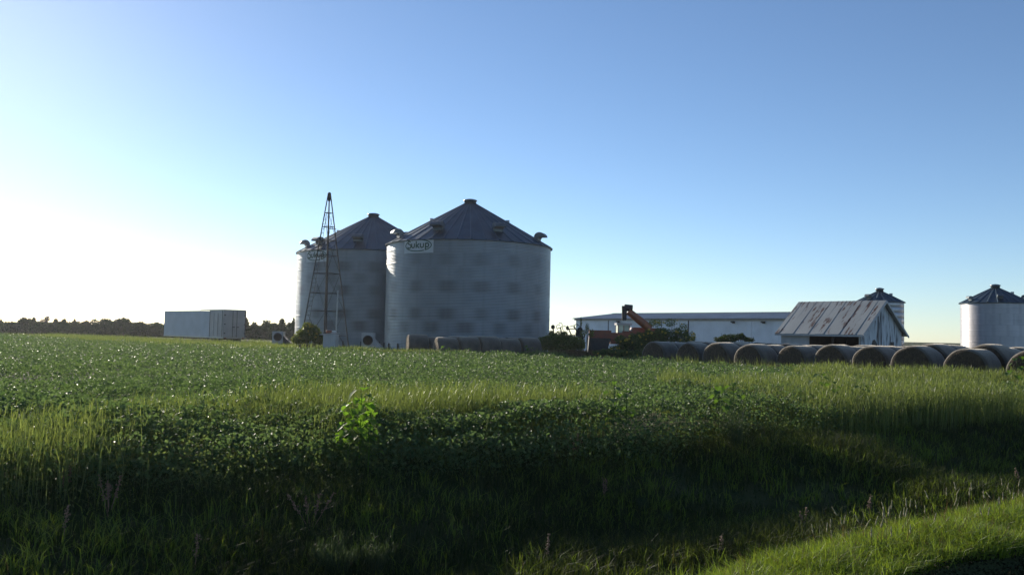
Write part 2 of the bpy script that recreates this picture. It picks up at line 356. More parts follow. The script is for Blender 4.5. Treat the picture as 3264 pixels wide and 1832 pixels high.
def shoulder():
    x, y, u, s, r = scatter(150000, 1, 30, -1.15, -.02, 1.3)
    edge = -1.02 + .08 * np.sin(u * 1.3) + .06 * fbm(u, u * 0, 3., 4); k = s > edge
    x, y, u, s, r = (a[k] for a in (x, y, u, s, r))
    P = np.c_[x, y, terr(x, y) - .01]; c = fbm(x, y, 2.5, 14)
    ln = rng.uniform(.05, .17, len(x)) * (1 + .6 * c); wd = rng.uniform(.004, .008, len(x)) * (.8 + r / 25)
    q = rng.choice(len(P), 9000, replace=False)
    tag(veg('shoulder_straw', blades(P[q], ln[q] * 1.25, .0045, .8), M['dry']), 'pale dry blades mixed into the shoulder grass', 'grass', kind='stuff')
    q = rng.choice(len(P), 900, replace=False); q = np.repeat(q, 9); C = P[q] + np.c_[rng.normal(0, .03, len(q)), rng.normal(0, .03, len(q)), np.zeros(len(q))]
    tag(veg('shoulder_tufts', blades(C, rng.uniform(.10, .24, len(q)), rng.uniform(.005, .009, len(q)), .75), M['tuft']), 'darker green tufts standing above the shoulder grass', 'grass', kind='stuff')
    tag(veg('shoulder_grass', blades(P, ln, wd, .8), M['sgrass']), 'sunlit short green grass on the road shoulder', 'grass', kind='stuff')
    x, y, u, s, r = scatter(330, 6, 28, -.6, .25, 1.0)
    P = np.c_[x, y, terr(x, y) - .01]; ln = rng.uniform(.16, .38, len(x)); b = MB()
    A = blades(P, ln, .005, .12)
    tag(veg('foxtail_stems', A, M['dry']), 'thin foxtail stems standing along the shoulder edge', 'grass', kind='stuff')
    V = A[0].reshape(-1, 5, 3)
    for i in range(len(V)):
        if rng.uniform() < .6:
            t = Vector(V[i, 4]); m = Vector(V[i, 2] + V[i, 3]) / 2; d = (t - m).normalized(); b.tube(t - d * .04, t - d * .01, .004, .0055, 6); b.tube(t - d * .01, t + d * .035, .0055, .002, 6)
    tag(b.build('foxtail_heads', M['foxtail'], smooth=True), 'tan foxtail seed heads along the shoulder edge', 'grass', kind='stuff')
    # trodden dark verge between grass and road
    x, y, u, s, r = scatter(26000, 3, 20, -1.9, -.95, 1.0)
    P = np.c_[x, y, np.maximum(terr(x, y), .41)]
    tag(veg('verge_weeds', leaves(P + np.c_[np.zeros((len(P), 2)), rng.uniform(0, .07, len(P)) * (s > -1.4)], rng.uniform(.012, .035, len(x)), .2, .5, simple=True), M['dverge']), 'low dark weeds creeping along the road edge', 'weeds', kind='stuff')
shoulder()
def tall_grass():
    x, y, u, s, r = scatter(200000, -12, 60, 6.6, 23, .75)
    width = np.interp(u, [-12, 8, 16, 25, 40, 60], [3.0, 2.6, 2.4, 6, 13, 22])
    c = fbm(x, y, .55, 21) + .5 * fbm(u, s, 1.6, 22)
    lo = np.interp(u, [-12, 4, 8, 18, 24, 60], [.0, .1, 1.5, 1.7, .9, .0])
    w = (s - 7.0 > lo) & (s - 7.0 < lo + width + c * 1.2)
    k = w & (rng.uniform(0, 1, len(x)) < np.interp(u, [3, 8], [.85, .36]) + .9 * c) & (y < fedge(x) + 6)
    k |= (s - 7.0 < lo) & (u > 17) & (rng.uniform(0, 1, len(x)) < .55 + .5 * c)
    x, y, u, s, r = (a[k] for a in (x, y, u, s, r)); n = len(x); c = c[k]
    h = rng.uniform(.78, 1.12, n) + .10 * c
    V = blades(np.c_[x, y, terr(x, y)], h, rng.uniform(.006, .011, n) * (.8 + r / 28), .12)
    # seed-bearing tips: short side blades on the upper half
    q = np.repeat(np.arange(n), 3)[rng.uniform(0, 1, 3 * n) < .75]
    P = np.c_[x[q] + rng.normal(0, .05, len(q)), y[q] + rng.normal(0, .05, len(q)), terr(x[q], y[q]) + h[q] * rng.uniform(.55, .95, len(q))]
    B = blades(P, rng.uniform(.08, .2, len(q)), rng.uniform(.006, .010, len(q)) * (.8 + r[q] / 28), .6)
    tag(veg('tall_grass', [V, B], M['tall']), 'tall yellow green grass along the near edge of the field', 'grass', kind='stuff')
tall_grass()
def fine_weeds():
    x, y, u, s, r = scatter(2600, -12, 40, 6.6, 9.8, .8)
    k = rng.uniform(0, 1, len(x)) < np.interp(u, [-6, 4, 7, 12, 14, 40], [.45, .85, .20, .08, .35, .25]) + .35 * fbm(x, y, .9, 61)
    x, y, u, s, r = (a[k] for a in (x, y, u, s, r)); n = len(x); h = rng.uniform(.45, .98, n) * np.interp(s, [6.6, 7.4], [.7, 1])
    la = rng.uniform(0, 6.28, n); lm = rng.uniform(0, .25, n); z0 = terr(x, y)
    stem = blades(np.c_[x, y, z0], h, .008, .15)
    m = 30; q = np.repeat(np.arange(n), m); t = rng.uniform(.25, 1.02, len(q)); sp = .03 + .13 * (1.05 - t)
    P = np.c_[x[q] + np.cos(la[q]) * lm[q] * t * h[q] + rng.normal(0, 1, len(q)) * sp, y[q] + np.sin(la[q]) * lm[q] * t * h[q] + rng.normal(0, 1, len(q)) * sp, z0[q] + t * h[q]]
    L = leaves(P, rng.uniform(.018, .045, len(q)) * (.85 + r[q] / 40), .25, .5, simple=True)
    tag(veg('fine_weeds', [stem, L], M['weed']), 'fine leaved pale weeds crowding the bank before the crop', 'weeds', kind='stuff')
fine_weeds()
def margin_grass():
    """rank grass strip between the far edge of the crop and the farmyard"""
    n = 150000; x = rng.uniform(-62, 34, n); dy = rng.uniform(0, 1, n) ** 1.3 * np.interp(x, [-60, -30, -15, -4, 8, 34], [16, 32, 16, 7, 7, 10])
    y = fedge(x) - 1.0 + dy
    k = rng.uniform(0, 1, n) < .7 + .4 * fbm(x, y, .5, 31)
    k &= ~((x > 4) & (y > fedge(x) + 2.2))
    x, y = x[k], y[k]; n = len(x); h = rng.uniform(.45, .95, n) * (1 + .25 * fbm(x, y, .8, 32)) * np.interp(x, [-40, -10, 6, 34], [1.0, 1.0, 1.0, .9])
    tag(veg('margin_grass', blades(np.c_[x, y, terr(x, y)], h, rng.uniform(.03, .06, n), .22), M['tall']), 'yellow green grass strip between the crop and the farmyard', 'grass', kind='stuff')
    n = 5200; x = rng.uniform(7.5, 24, n); y = fedge(x) + rng.uniform(-.8, 1.1, n); k = rng.uniform(0, 1, n) < .30 + .7 * fbm(x, y, 1.4, 35) + np.interp(x, [12, 20], [0, .3]); x, y = x[k], y[k]; n = len(x)
    tag(veg('bale_foot_grass', blades(np.c_[x, y, terr(x, y)], rng.uniform(.75, 1.32, n), rng.uniform(.016, .03, n), .16), M['tall']), 'tall grass clumps standing at the feet of the stacked bales', 'grass', kind='stuff')
    n = 9000; x = rng.uniform(3, 11.5, n); y = rng.uniform(62.5, 66.5, n); 
    tag(veg('reddish_grass', blades(np.c_[x, y, terr(x, y)], rng.uniform(.6, 1.15, n), .045, .25), M['dry']), 'reddish brown dry grass patch in front of the orange combine', 'grass', kind='stuff')
margin_grass()
# ================================================================== GRAIN BINS
def bin_point(Rr, a, z): return Vector((Rr * math.sin(a), -Rr * math.cos(a), z))
def hood(mb, r, a, zb, w=.62, s=1.0):
    """bent-over roof vent: stem and half round hood opening outwards"""
    o = Vector((math.sin(a), -math.cos(a), 0)); t = Vector((math.cos(a), math.sin(a), 0)); up = Vector((0, 0, 1))
    pr = [(-.28 * s, -.35 * s), (.0 * s, -.15 * s), (.02 * s, .18 * s), (.12 * s, .30 * s), (.52 * s, .30 * s)]
    pr += [(.13 * s + .42 * s * math.cos(q), .30 * s + .36 * s * math.sin(q)) for q in np.linspace(.15, math.pi - .1, 9)] + [(-.28 * s, .15 * s)]
    mb.prism([(p[0], p[1]) for p in pr], o, up, t, o * r + up * zb, w * s)
    return mb
def make_bin(loc, Rr, ze, za, pitch, nrib, label, group, vents, stains=None, ring=1.12, nseg=224, amp=.012, flat=False, collar=.5, rs=5):
    root = empty('grain_bin', loc, 0, label, 'grain bin', group)
    # wall
    if flat:
        zs = []; rr = []; k = 0
        z = 0.
        while z < ze - .01:
            z1 = min(z + pitch, ze); zs += [z, z + .04, z1 - .04, z1 - .001]; rr += [Rr - .02, Rr + .012, Rr + .012, Rr - .02]; z = z1
        zs = np.array(zs); rr = np.array(rr)
    else:
        nz = int(ze / pitch) * 4; zs = np.linspace(0, ze, nz + 1); rr = Rr + amp * np.sin(2 * np.pi * zs / pitch)
        lap = (zs % ring); rr = rr + np.where(lap < .05, .012, 0)
    an = np.linspace(0, 2 * np.pi, nseg, endpoint=False)
    A, Z = np.meshgrid(an, zs); RR = np.repeat(rr[:, None], nseg, 1)
    V = np.c_[(RR * np.sin(A)).ravel(), (-RR * np.cos(A)).ravel(), Z.ravel()]
    i = np.arange(len(zs) - 1)[:, None] * nseg + np.arange(nseg)[None]; j = np.arange(len(zs) - 1)[:, None] * nseg + (np.arange(nseg)[None] + 1) % nseg
    q = np.stack([i, j, j + nseg, i + nseg], -1).reshape(-1, 4)
    w = np_mesh('wall', V, q.ravel(), np.arange(len(q)) * 4, M['galv'] if Rr > 4 else M['galv_light'], root, smooth=not flat)
    T = np.full(A.shape, .04); g = np.random.default_rng(rs)
    if stains:
        nr = int(ze / ring) + 1; ns = 16
        for k in range(nr):
            z0 = ze - (k + 1) * ring; st = stains[k % len(stains)]; inr = (Z >= z0) & (Z < z0 + ring); zc = (Z - z0) / ring
            T += np.where(inr, g.uniform(-.03, .03), 0)
            for m in range(ns):
                ac = 2 * np.pi * (m + (.5 if k % 2 else .06)) / ns; d = (A - ac + np.pi) % (2 * np.pi) - np.pi; d = d / (2 * np.pi / ns)
                T += np.where(inr & (np.abs(d) < .5), g.uniform(-.03, .03), 0)
                wd = g.uniform(.10, .21); f = 1 / (1 + np.exp((np.abs(d) - wd) * 13)); f = f * (1 - .25 * np.exp(-(d / .05) ** 2))
                fz = 1 / (1 + np.exp(-(zc - .10 - .12 * np.abs(d)) * 16)) * 1 / (1 + np.exp((zc - .93) * 30))
                T += np.where(inr, f * fz * st * g.uniform(1.5, 2.0), 0)
                e = np.abs(np.abs(d) - .5) * Rr * 2 * np.pi / ns
                T += np.where(inr & (e < .11), .09, 0)
            T += np.where(np.abs(Z - z0) < .03, .14, 0)
            T += np.where(inr, .10 * fbm(A * Rr, Z * .15, 1.3, 50 + k), 0)
    a = w.data.attributes.new('stain', 'FLOAT', 'POINT'); a.data.foreach_set('value', np.clip(T, 0, 1).ravel().astype(np.float32))
    # roof with standing ribs
    mb = MB(); ro = Rr + .16; zo = ze - .03; rt = collar; sl = (za - zo) / ro
    prof = []; 
    for k in range(nrib):
        c = 2 * math.pi * (k + .5) / nrib; h = .05 / ro
        prof += [(c - 2.2 * h, 0), (c - h, .055), (c + h, .055), (c + 2.2 * h, 0)]
    rings = [(ro, zo), (ro * .5, zo + (ro * .5) * sl), (rt, za - rt * sl)]
    vs = []; n = len(prof)
    for rr_, zz in rings:
        for c, h in prof:
            cc = c
            if rr_ < ro:      # keep rib width constant up the slope
                k = prof.index((c, h)) // 4; c0 = 2 * math.pi * (k + .5) / nrib; cc = c0 + (c - c0) * min(ro / rr_, 3.2)
            vs.append(bin_point(rr_, cc, zz + h * (1 if rr_ > rt else .6)))
    fs = []
    for j in range(2):
        for i2 in range(n): fs.append((j * n + i2, j * n + (i2 + 1) % n, (j + 1) * n + (i2 + 1) % n, (j + 1) * n + i2))
    mb.add(vs, fs); mb.lathe([(Rr - .05, ze - .06), (ro, zo - .035), (ro, zo + .0)], 96)
    mb.build('roof', M['galv_roof'], root)
    mb = MB(); zc = za - rt * sl
    mb.lathe([(rt + .04, zc - .05), (rt + .04, zc + .20), (rt + .12, zc + .22), (rt + .12, zc + .30), (rt - .1, zc + .38), (0.001, zc + .42)], 28)
    mb.build('peak_cap', M['galv_trim'], root, True)
    mb = MB(); mb.lathe([(Rr + .05, ze - .10), (Rr + .08, ze - .06), (Rr + .05, ze - .02)], 96); mb.build('eave_trim', M['galv_trim'], root)
    for (ad, fr) in vents:
        a_ = R(ad); r_ = Rr * fr; zb = zo + (ro - r_) * sl
        m2 = MB(); hood(m2, r_, a_, zb, .85, 1.12 if Rr > 4 else .62); m2.build('roof_vent', M['galv_vent'], root)
    for ad in ((-97, 83, 100, -80) if Rr > 4 else (60,)):
        a_ = R(ad); r_ = Rr * .47; zb = zo + (ro - r_) * sl; o = Vector((math.sin(a_), -math.cos(a_), 0)); t = Vector((math.cos(a_), math.sin(a_), 0))
        m2 = MB(); m2.prism([(-.16, -.05), (.16, -.05), (.16, .10), (.0, .17), (-.16, .10)], t, (0, 0, 1), o, o * r_ + Vector((0, 0, zb + .05)), .3); m2.build('roof_hatch', M['galv_trim'], root)
    if Rr > 4:
        for ad in np.arange(-75, 80, 13):
            a_ = R(float(ad)); m2 = MB(); m2.beam(bin_point(Rr + .05, a_, 0), bin_point(Rr + .05, a_, 1.05), .10, .07); m2.build('anchor_post', M['dark'], root)
    return root
BIG_ST = [.10, .30, .16, .52, .10, .62, .48, .25]
XA, YA = -3.93, 77.5
binA = make_bin((XA, YA, 0), 7.35, 9.72, 14.0, .125, 40, 'large corrugated grain bin in front, with round bales at its foot', 'large corrugated grain bins', [(-66, .90), (-24, .80), (27, .80), (70, .90), (150, .85), (-140, .85)], BIG_ST)
XB, YB = -14.45, 88.6
binB = make_bin((XB, YB, 0), 7.5, 9.75, 14.05, .125, 40, 'large corrugated grain bin half hidden behind the front one and the windmill tower', 'large corrugated grain bins', [(-68, .90), (-42, .88), (-4, .82), (60, .90), (150, .85)], [.12, .5, .42, .55, .12, .6, .62, .3], rs=11)

def bin_sign(root, Rr, ac, zc, w, h):
    """curved panel fixed on the bin wall with the maker's lettering"""
    def P(x, y, o=0): a = ac + x / Rr; return bin_point(Rr + .035 + o, a, zc + y)
    b = MB(); n = 16; vs = []
    for o in (0, .02):
        for i in range(n + 1):
            for y in (-h / 2, h / 2): vs.append(P(-w / 2 + w * i / n, y, o))
    k = 2 * (n + 1); fs = []
    for i in range(n): fs += [(k + 2 * i, k + 2 * i + 2, k + 2 * i + 3, k + 2 * i + 1), (2 * i, 2 * i + 1, 2 * i + 3, 2 * i + 2), (2 * i, 2 * i + 2, k + 2 * i + 2, k + 2 * i), (2 * i + 1, k + 2 * i + 1, k + 2 * i + 3, 2 * i + 3)]
    fs += [(0, k, k + 1, 1), (2 * n, 2 * n + 1, k + 2 * n + 1, k + 2 * n)]
    b.add(vs, fs); s = b.build('sign_panel', M['sign'], root)
    def stroke(mb, pts, t, o=.024, c=3):
        for i in range(len(pts) - 1):
            a = Vector((*pts[i], 0)); q = Vector((*pts[i + 1], 0)); d = (q - a); 
            if d.length < 1e-6: continue
            d.normalize(); m = Vector((-d.y, d.x, 0)) * t / 2; a2 = a - d * t * .25; q2 = q + d * t * .25
            cr = [a2 - m, q2 - m, q2 + m, a2 + m]; vs = [P(v.x, v.y, o) for v in cr] + [P(v.x, v.y, o + .012 + .0004 * i) for v in cr]
            mb.add(vs, [(4, 5, 6, 7), (0, 1, 5, 4), (1, 2, 6, 5), (2, 3, 7, 6), (3, 0, 4, 7)])
    def arc(cx, cy, rx, ry, a0, a1, n=12): return [(cx + rx * math.cos(R(a0 + (a1 - a0) * i / n)), cy + ry * math.sin(R(a0 + (a1 - a0) * i / n))) for i in range(n + 1)]
    k = w / 3.0
    rx, ry = 1.32 * k, .47 * k; cy = .08 * k
    for a0, a1 in ((118, -52), (146, 298)): e = MB(); stroke(e, arc(0, cy, rx, ry, a0, a1, 40), .075 * k); e.build('sign_oval', M['green'], s)
    L = [arc(-.92, .27, .13, .12, 20, 250, 10) + arc(-.90, -.03, .19, .165, 85, -150, 12),
         [(-.62, .16), (-.62, -.02)] + arc(-.47, -.03, .15, .13, 180, 360, 10) + [(-.32, .16)],
         [(-.14, .34), (-.14, -.17)], [(.14, .14), (-.10, -.02), (.17, -.17)],
         [(.29, .16), (.29, -.02)] + arc(.44, -.03, .15, .13, 180, 360, 10) + [(.59, .16)],
         [(.78, .18), (.78, -.36)], arc(.93, .02, .15, .15, 150, -160, 14)]
    for gl in L:
        m2 = MB(); stroke(m2, [(x * k, y * k + cy - .02 * k) for x, y in gl], .105 * k)
        m2.build('sign_letter', M['green'], s)
bin_sign(binA, 7.35, R(-32.4), 9.13, 3.05, 1.12)
bin_sign(binB, 7.5, R(-36), 9.08, 3.05, 1.10)

YC = 88; XC = hx(2804, YC)
make_bin((XC, YC, 0), 2.27, 6.05, 7.30, .55, 18, 'small banded grain bin rising behind the rusty roofed barn', None, [(-60, .75)], None, nseg=64, flat=True, collar=.32)
YD = 88; XD = hx(3174, YD)
make_bin((XD, YD, 0), 3.2, 6.18, 7.95, .07, 22, 'grain bin with a sunlit left side at the right edge of the photo', None, [(-82, .88), (52, .78), (-20, .80)], [.05, .12, .05, .1], nseg=128, amp=.006, collar=.38)

# ------------------------------------------------------------------ drying fans beside the bins
def fan(px, py, Y, w, h, label, duct_dark):
    p = at(px, py, Y); zt = p.z; root = empty('drying_fan', (p.x, Y, 0), 0, label, 'fan', 'drying fans beside the big bins')
    b = MB(); b.box((-w / 2, -.45, zt - h), (w / 2, .45, zt)); b.box((-w / 2 + .05, -.35, 0), (-w / 2 + .15, .35, zt - h)); b.box((w / 2 - .15, -.35, 0), (w / 2 - .05, .35, zt - h)); b.build('housing', M['fanpaint'], root)
    zc = zt - h * .40; m4 = Matrix.Translation((.04, -.45, zc)) @ Matrix.Rotation(R(90), 4, 'X')
    b = MB(); b.lathe([(.40, -.01), (.40, .09), (.36, .10), (.34, .02), (.001, .012)], 28, mat4=m4); b.build('inlet', M['dark'], root)
    b = MB()
    for k in range(1, 4): b.lathe([(.095 * k, .060), (.095 * k, .072), (.095 * k + .012, .072), (.095 * k + .012, .060)], 24, mat4=m4)
    b.build('inlet_guard', M['dark'], root)
    b = MB(); z1 = zt - h * .32; pr = [(w / 2 - .005, z1), (w / 2 + 1.05, .38), (w / 2 + 1.05, .02), (w / 2 - .005, .25)]
    b.prism(pr, (1, 0, 0), (0, 0, 1), (0, -1, 0), (0, .05, 0), .7); b.build('duct', M['dark'] if duct_dark else M['fanpaint'], root)
fan(1175, 1060, 70.2, .98, 1.5, 'white drying fan with dark round inlet between the two big bins', False)
fan(889, 1056, 84.0, 1.02, 1.3, 'pale drying fan with dark sloping duct left of the rear bin', True)

# ------------------------------------------------------------------ windmill tower
def tower():
    Y = 68; px = 1036; x0 = hx(px, Y); root = empty('windmill_tower', (x0, Y, 0), 0, 'tall dark steel windmill tower without its wheel, before the rear bin', 'tower')
    H = 12.75; r0 = 1.98; rt = .10; ph = [R(a) for a in (-76, 14, 104, 194)]     # directions of the four legs
    def leg(k, z): r = r0 + (rt - r0) * z / H; return Vector((r * math.sin(ph[k]), -r * math.cos(ph[k]), z))
    for k in range(4):
        b = MB(); b.beam(leg(k, 0), leg(k, H), .085, .085); b.build('leg', M['rustdark'], root)
    for z in (1.6, 3.55, 4.95, 6.5, 7.9, 9.1, 10.2, 11.3):
        b = MB()
        for k in range(4): b.beam(leg(k, z), leg((k + 1) % 4, z), .06 if z < 8 else .045, .045)
        b.build('cross_brace', M['rustdark'], root)
    zz = [0.1, 3.55, 6.5, 9.1, 11.3]
    for i in range(4):
        b = MB()
        for k in range(4): b.tube(leg(k, zz[i]), leg((k + 1) % 4, zz[i + 1]), .011, n=4); b.tube(leg((k + 1) % 4, zz[i]), leg(k, zz[i + 1]), .011, n=4)
        b.build('tie_rod', M['rustdark'], root)
    b = MB()                                            # ladder up the left leg
    def lad(z, s): p = leg(0, z); return p + Vector((.10 + s * .30, -.02, 0))
    b.beam(lad(1.2, 1), lad(11.4, .25), .03)
    for z in np.arange(1.4, 11.3, .36): b.beam(leg(0, z), lad(z, 1 - .75 * max(0, (z - 1.2) / 10.2)), .028)
    b.build('ladder', M['rustdark'], root)
    b = MB(); b.tube((.12, .1, 0), (.02, 0, H), .028, n=8); b.build('pump_rod', M['rustdark'], root)
    b = MB(); b.lathe([(.10, H - .5), (.13, H - .05), (.14, H), (.14, H + .12), (.08, H + .2), (.001, H + .21)], 12); b.build('mast_head', M['rustdark'], root)
    b = MB(); b.beam(leg(1, 10.0), leg(1, 10.0) + Vector((.62, -.1, -.03)), .05); b.build('stub_arm', M['rustdark'], root)
tower()
def post():
    a = at(1077, 925, 67.2); g = at(1071, 1062, 67.2); d = (g - a); t = a.z / (a.z - g.z); foot = a + d * t
    r = empty('utility_post', (foot.x, foot.y, 0), 0, 'thin pale pipe post leaning beside the weathered well box', 'post')
    b = MB(); b.tube((0, 0, 0), a - Vector((foot.x, foot.y, 0)), .055, .045, 10); b.build('pipe', M['galv_trim'], r)
    b = MB(); b.box((-.09, -.16, 1.5), (.09, -.05, 1.85)); b.build('meter_box', M['galv_trim'], r)
post()
def well_box():
    p = at(1053, 1064, 66); r = empty('well_box', (p.x, 66, 0), R(-4), 'weathered white board box at the foot of the windmill tower', 'box')
    b = MB(); 
    for i in range(6): b.box((-.42 + i * .16, -.45 - .006 * (i % 2), 0), (-.42 + i * .16 + .153, .45, 1.70 + .012 * i))
    b.build('body', M['trimwhite'], r)
    b = MB(); rot = Matrix.Rotation(R(-7), 3, 'Y'); b.box((-.68, -.55, 1.76), (.60, .55, 1.81), rot=rot, org=(0, 0, 1.8)); b.build('lid', M['trimwhite'], r)
    b = MB(); b.beam((-.40, -.48, 1.4), (.5, -.48, 1.52), .06, .10); b.build('batten', M['trimwhite'], r)
    q = empty('rusty_can', (p.x - .10, 65.9, 1.82), 0, 'rusty orange can lying on top of the weathered well box', 'can')
    b = MB(); m4 = Matrix.Translation((0, 0, .115)) @ Matrix.Rotation(R(90), 4, 'Y'); b.lathe([(.10, -.2), (.115, -.17), (.11, 0), (.115, .17), (.10, .2)], 14, mat4=m4); b.build('can_body', M['orange'], q, True)
    b = MB(); b.tube((.2, 0, .115), (.25, 0, .115), .035, n=8); b.build('can_spout', M['dark'], q)
    q = empty('white_jug', (p.x + .33, 65.85, 1.87), 0, 'small white jug lying on top of the weathered well box', 'jug')
    b = MB(); m4 = Matrix.Translation((0, 0, .07)) @ Matrix.Rotation(R(90), 4, 'Y'); b.lathe([(.05, -.17), (.075, -.14), (.075, .08), (.03, .14), (.03, .18)], 12, mat4=m4); b.build('jug_body', M['sign'], q, True)
    b = MB(); b.tube((-.02, -.07, .1), (.1, -.07, .1), .012, n=6); b.build('jug_handle', M['sign'], q)
well_box()

# ------------------------------------------------------------------ semi trailer
def trailer():
    ang = math.atan2(.69, .72); org = Vector((hx(712, 95), 95, 0)); r = empty('semi_trailer', org, ang, 'old pale blue semi trailer standing in high grass before the far trees', 'trailer')
    W, Lg, zb, zt = 2.6, 16.2, 1.02, 3.98; s0 = 3.4
    b = MB(); b.box((0, s0, zb), (W, Lg, zt - .10)); b.build('cargo_box', M['trailer'], r)
    b = MB(); b.box((.0, .06, zb), (W, s0 - .004, zt + .02)); b.build('rear_section', M['trailer_g'], r)
    b = MB(); b.box((-.03, 0.06, zt + .022), (W + .03, 6.0, zt + .09)); b.box((-.03, 6.004, zt - .098), (W + .03, Lg, zt - .03)); b.build('roof_rail', M['galv_trim'], r)
    b = MB(); b.box((-.03, .05, zb - .14), (W + .03, Lg, zb - .003)); b.build('side_rail', M['galv_trim'], r)
    for k in range(2):
        x0 = .10 + k * 1.21; b = MB(); b.box((x0, -.02, zb + .08), (x0 + 1.17, .056, zt - .12)); d = b.build('rear_door', M['trailer_g'], r)
        b = MB(); xb = x0 + (.95 if k == 0 else .22); b.tube((xb, -.055, zb), (xb, -.055, zt - .05), .022, n=6); b.build('lock_rod', M['dark'], d)
        b = MB(); b.box((xb - .05, -.09, 2.1), (xb + .25, -.06, 2.17)); b.build('door_handle', M['dark'], d)
        for z in (1.4, 2.4, 3.4): b = MB(); b.box(((x0 - .04) if k == 0 else (x0 + 1.10), -.04, z), ((x0 + .12) if k == 0 else (x0 + 1.24), -.022, z + .10)); b.build('hinge', M['dark'], d)
    for y in (3.40, .28): b = MB(); b.box((-.022, y, zb), (-.002, y + .08, zt - .02)); b.build('panel_joint', M['dark'], r)
    b = MB(); b.box((-.022, 1.35, zb + .1), (-.003, 2.35, zt - .3)); sd = b.build('side_door', M['trailer_g'], r)
    b = MB(); b.box((-.034, 1.33, zb + .1), (-.023, 1.36, zt - .3)); b.box((-.034, 2.34, zb + .1), (-.023, 2.37, zt - .3)); b.build('door_seal', M['dark'], sd)
    b = MB(); b.box((W - .05, .0, zb - .1), (W + .04, .05, zt)); b.build('corner_post', M['dark'], r)
    b = MB()
    for y in np.arange(1, 16, 1.2): b.box((.25, y, zb - .30), (W - .25, y + .08, zb - .145))
    b.build('cross_members', M['dark'], r)
    for y in (1.6, 2.85):
        b = MB(); b.tube((.3, y, .52), (W - .3, y, .52), .07, n=8); b.build('axle', M['dark'], r)
        for xx in (.02, W - .55):
            b = MB(); m4 = Matrix.Translation((xx, y, .52)) @ Matrix.Rotation(R(90), 4, 'Y'); b.lathe([(.28, 0), (.50, .01), (.52, .06), (.52, .47), (.50, .52), (.28, .53)], 24, mat4=m4); wv = b.build('wheel', M['tire'], r, True)
            b = MB(); b.lathe([(.27, .03), (.20, .12), (.09, .13), (.08, .02), (.001, .015)], 20, mat4=m4); b.build('rim', M['galv_trim'], wv)
    for xx in (.5, W - .6): b = MB(); b.box((xx, 12.4, 0.05), (xx + .10, 12.5, zb - .145)); b.box((xx - .1, 12.3, 0), (xx + .2, 12.6, .049)); b.build('landing_leg', M['dark'], r)
    b = MB(); b.box((.15, -.02, .50), (W - .15, .05, .60)); b.box((.5, 0, .604), (.58, .04, zb - .145)); b.box((W - .58, 0, .604), (W - .5, .04, zb - .145)); b.build('bumper', M['dark'], r)
    for xx in (.15, W - .35): b = MB(); b.box((xx, -.04, zb - .13), (xx + .2, .045, zb - .03)); b.build('tail_lamp', M['orange'], r)
trailer()

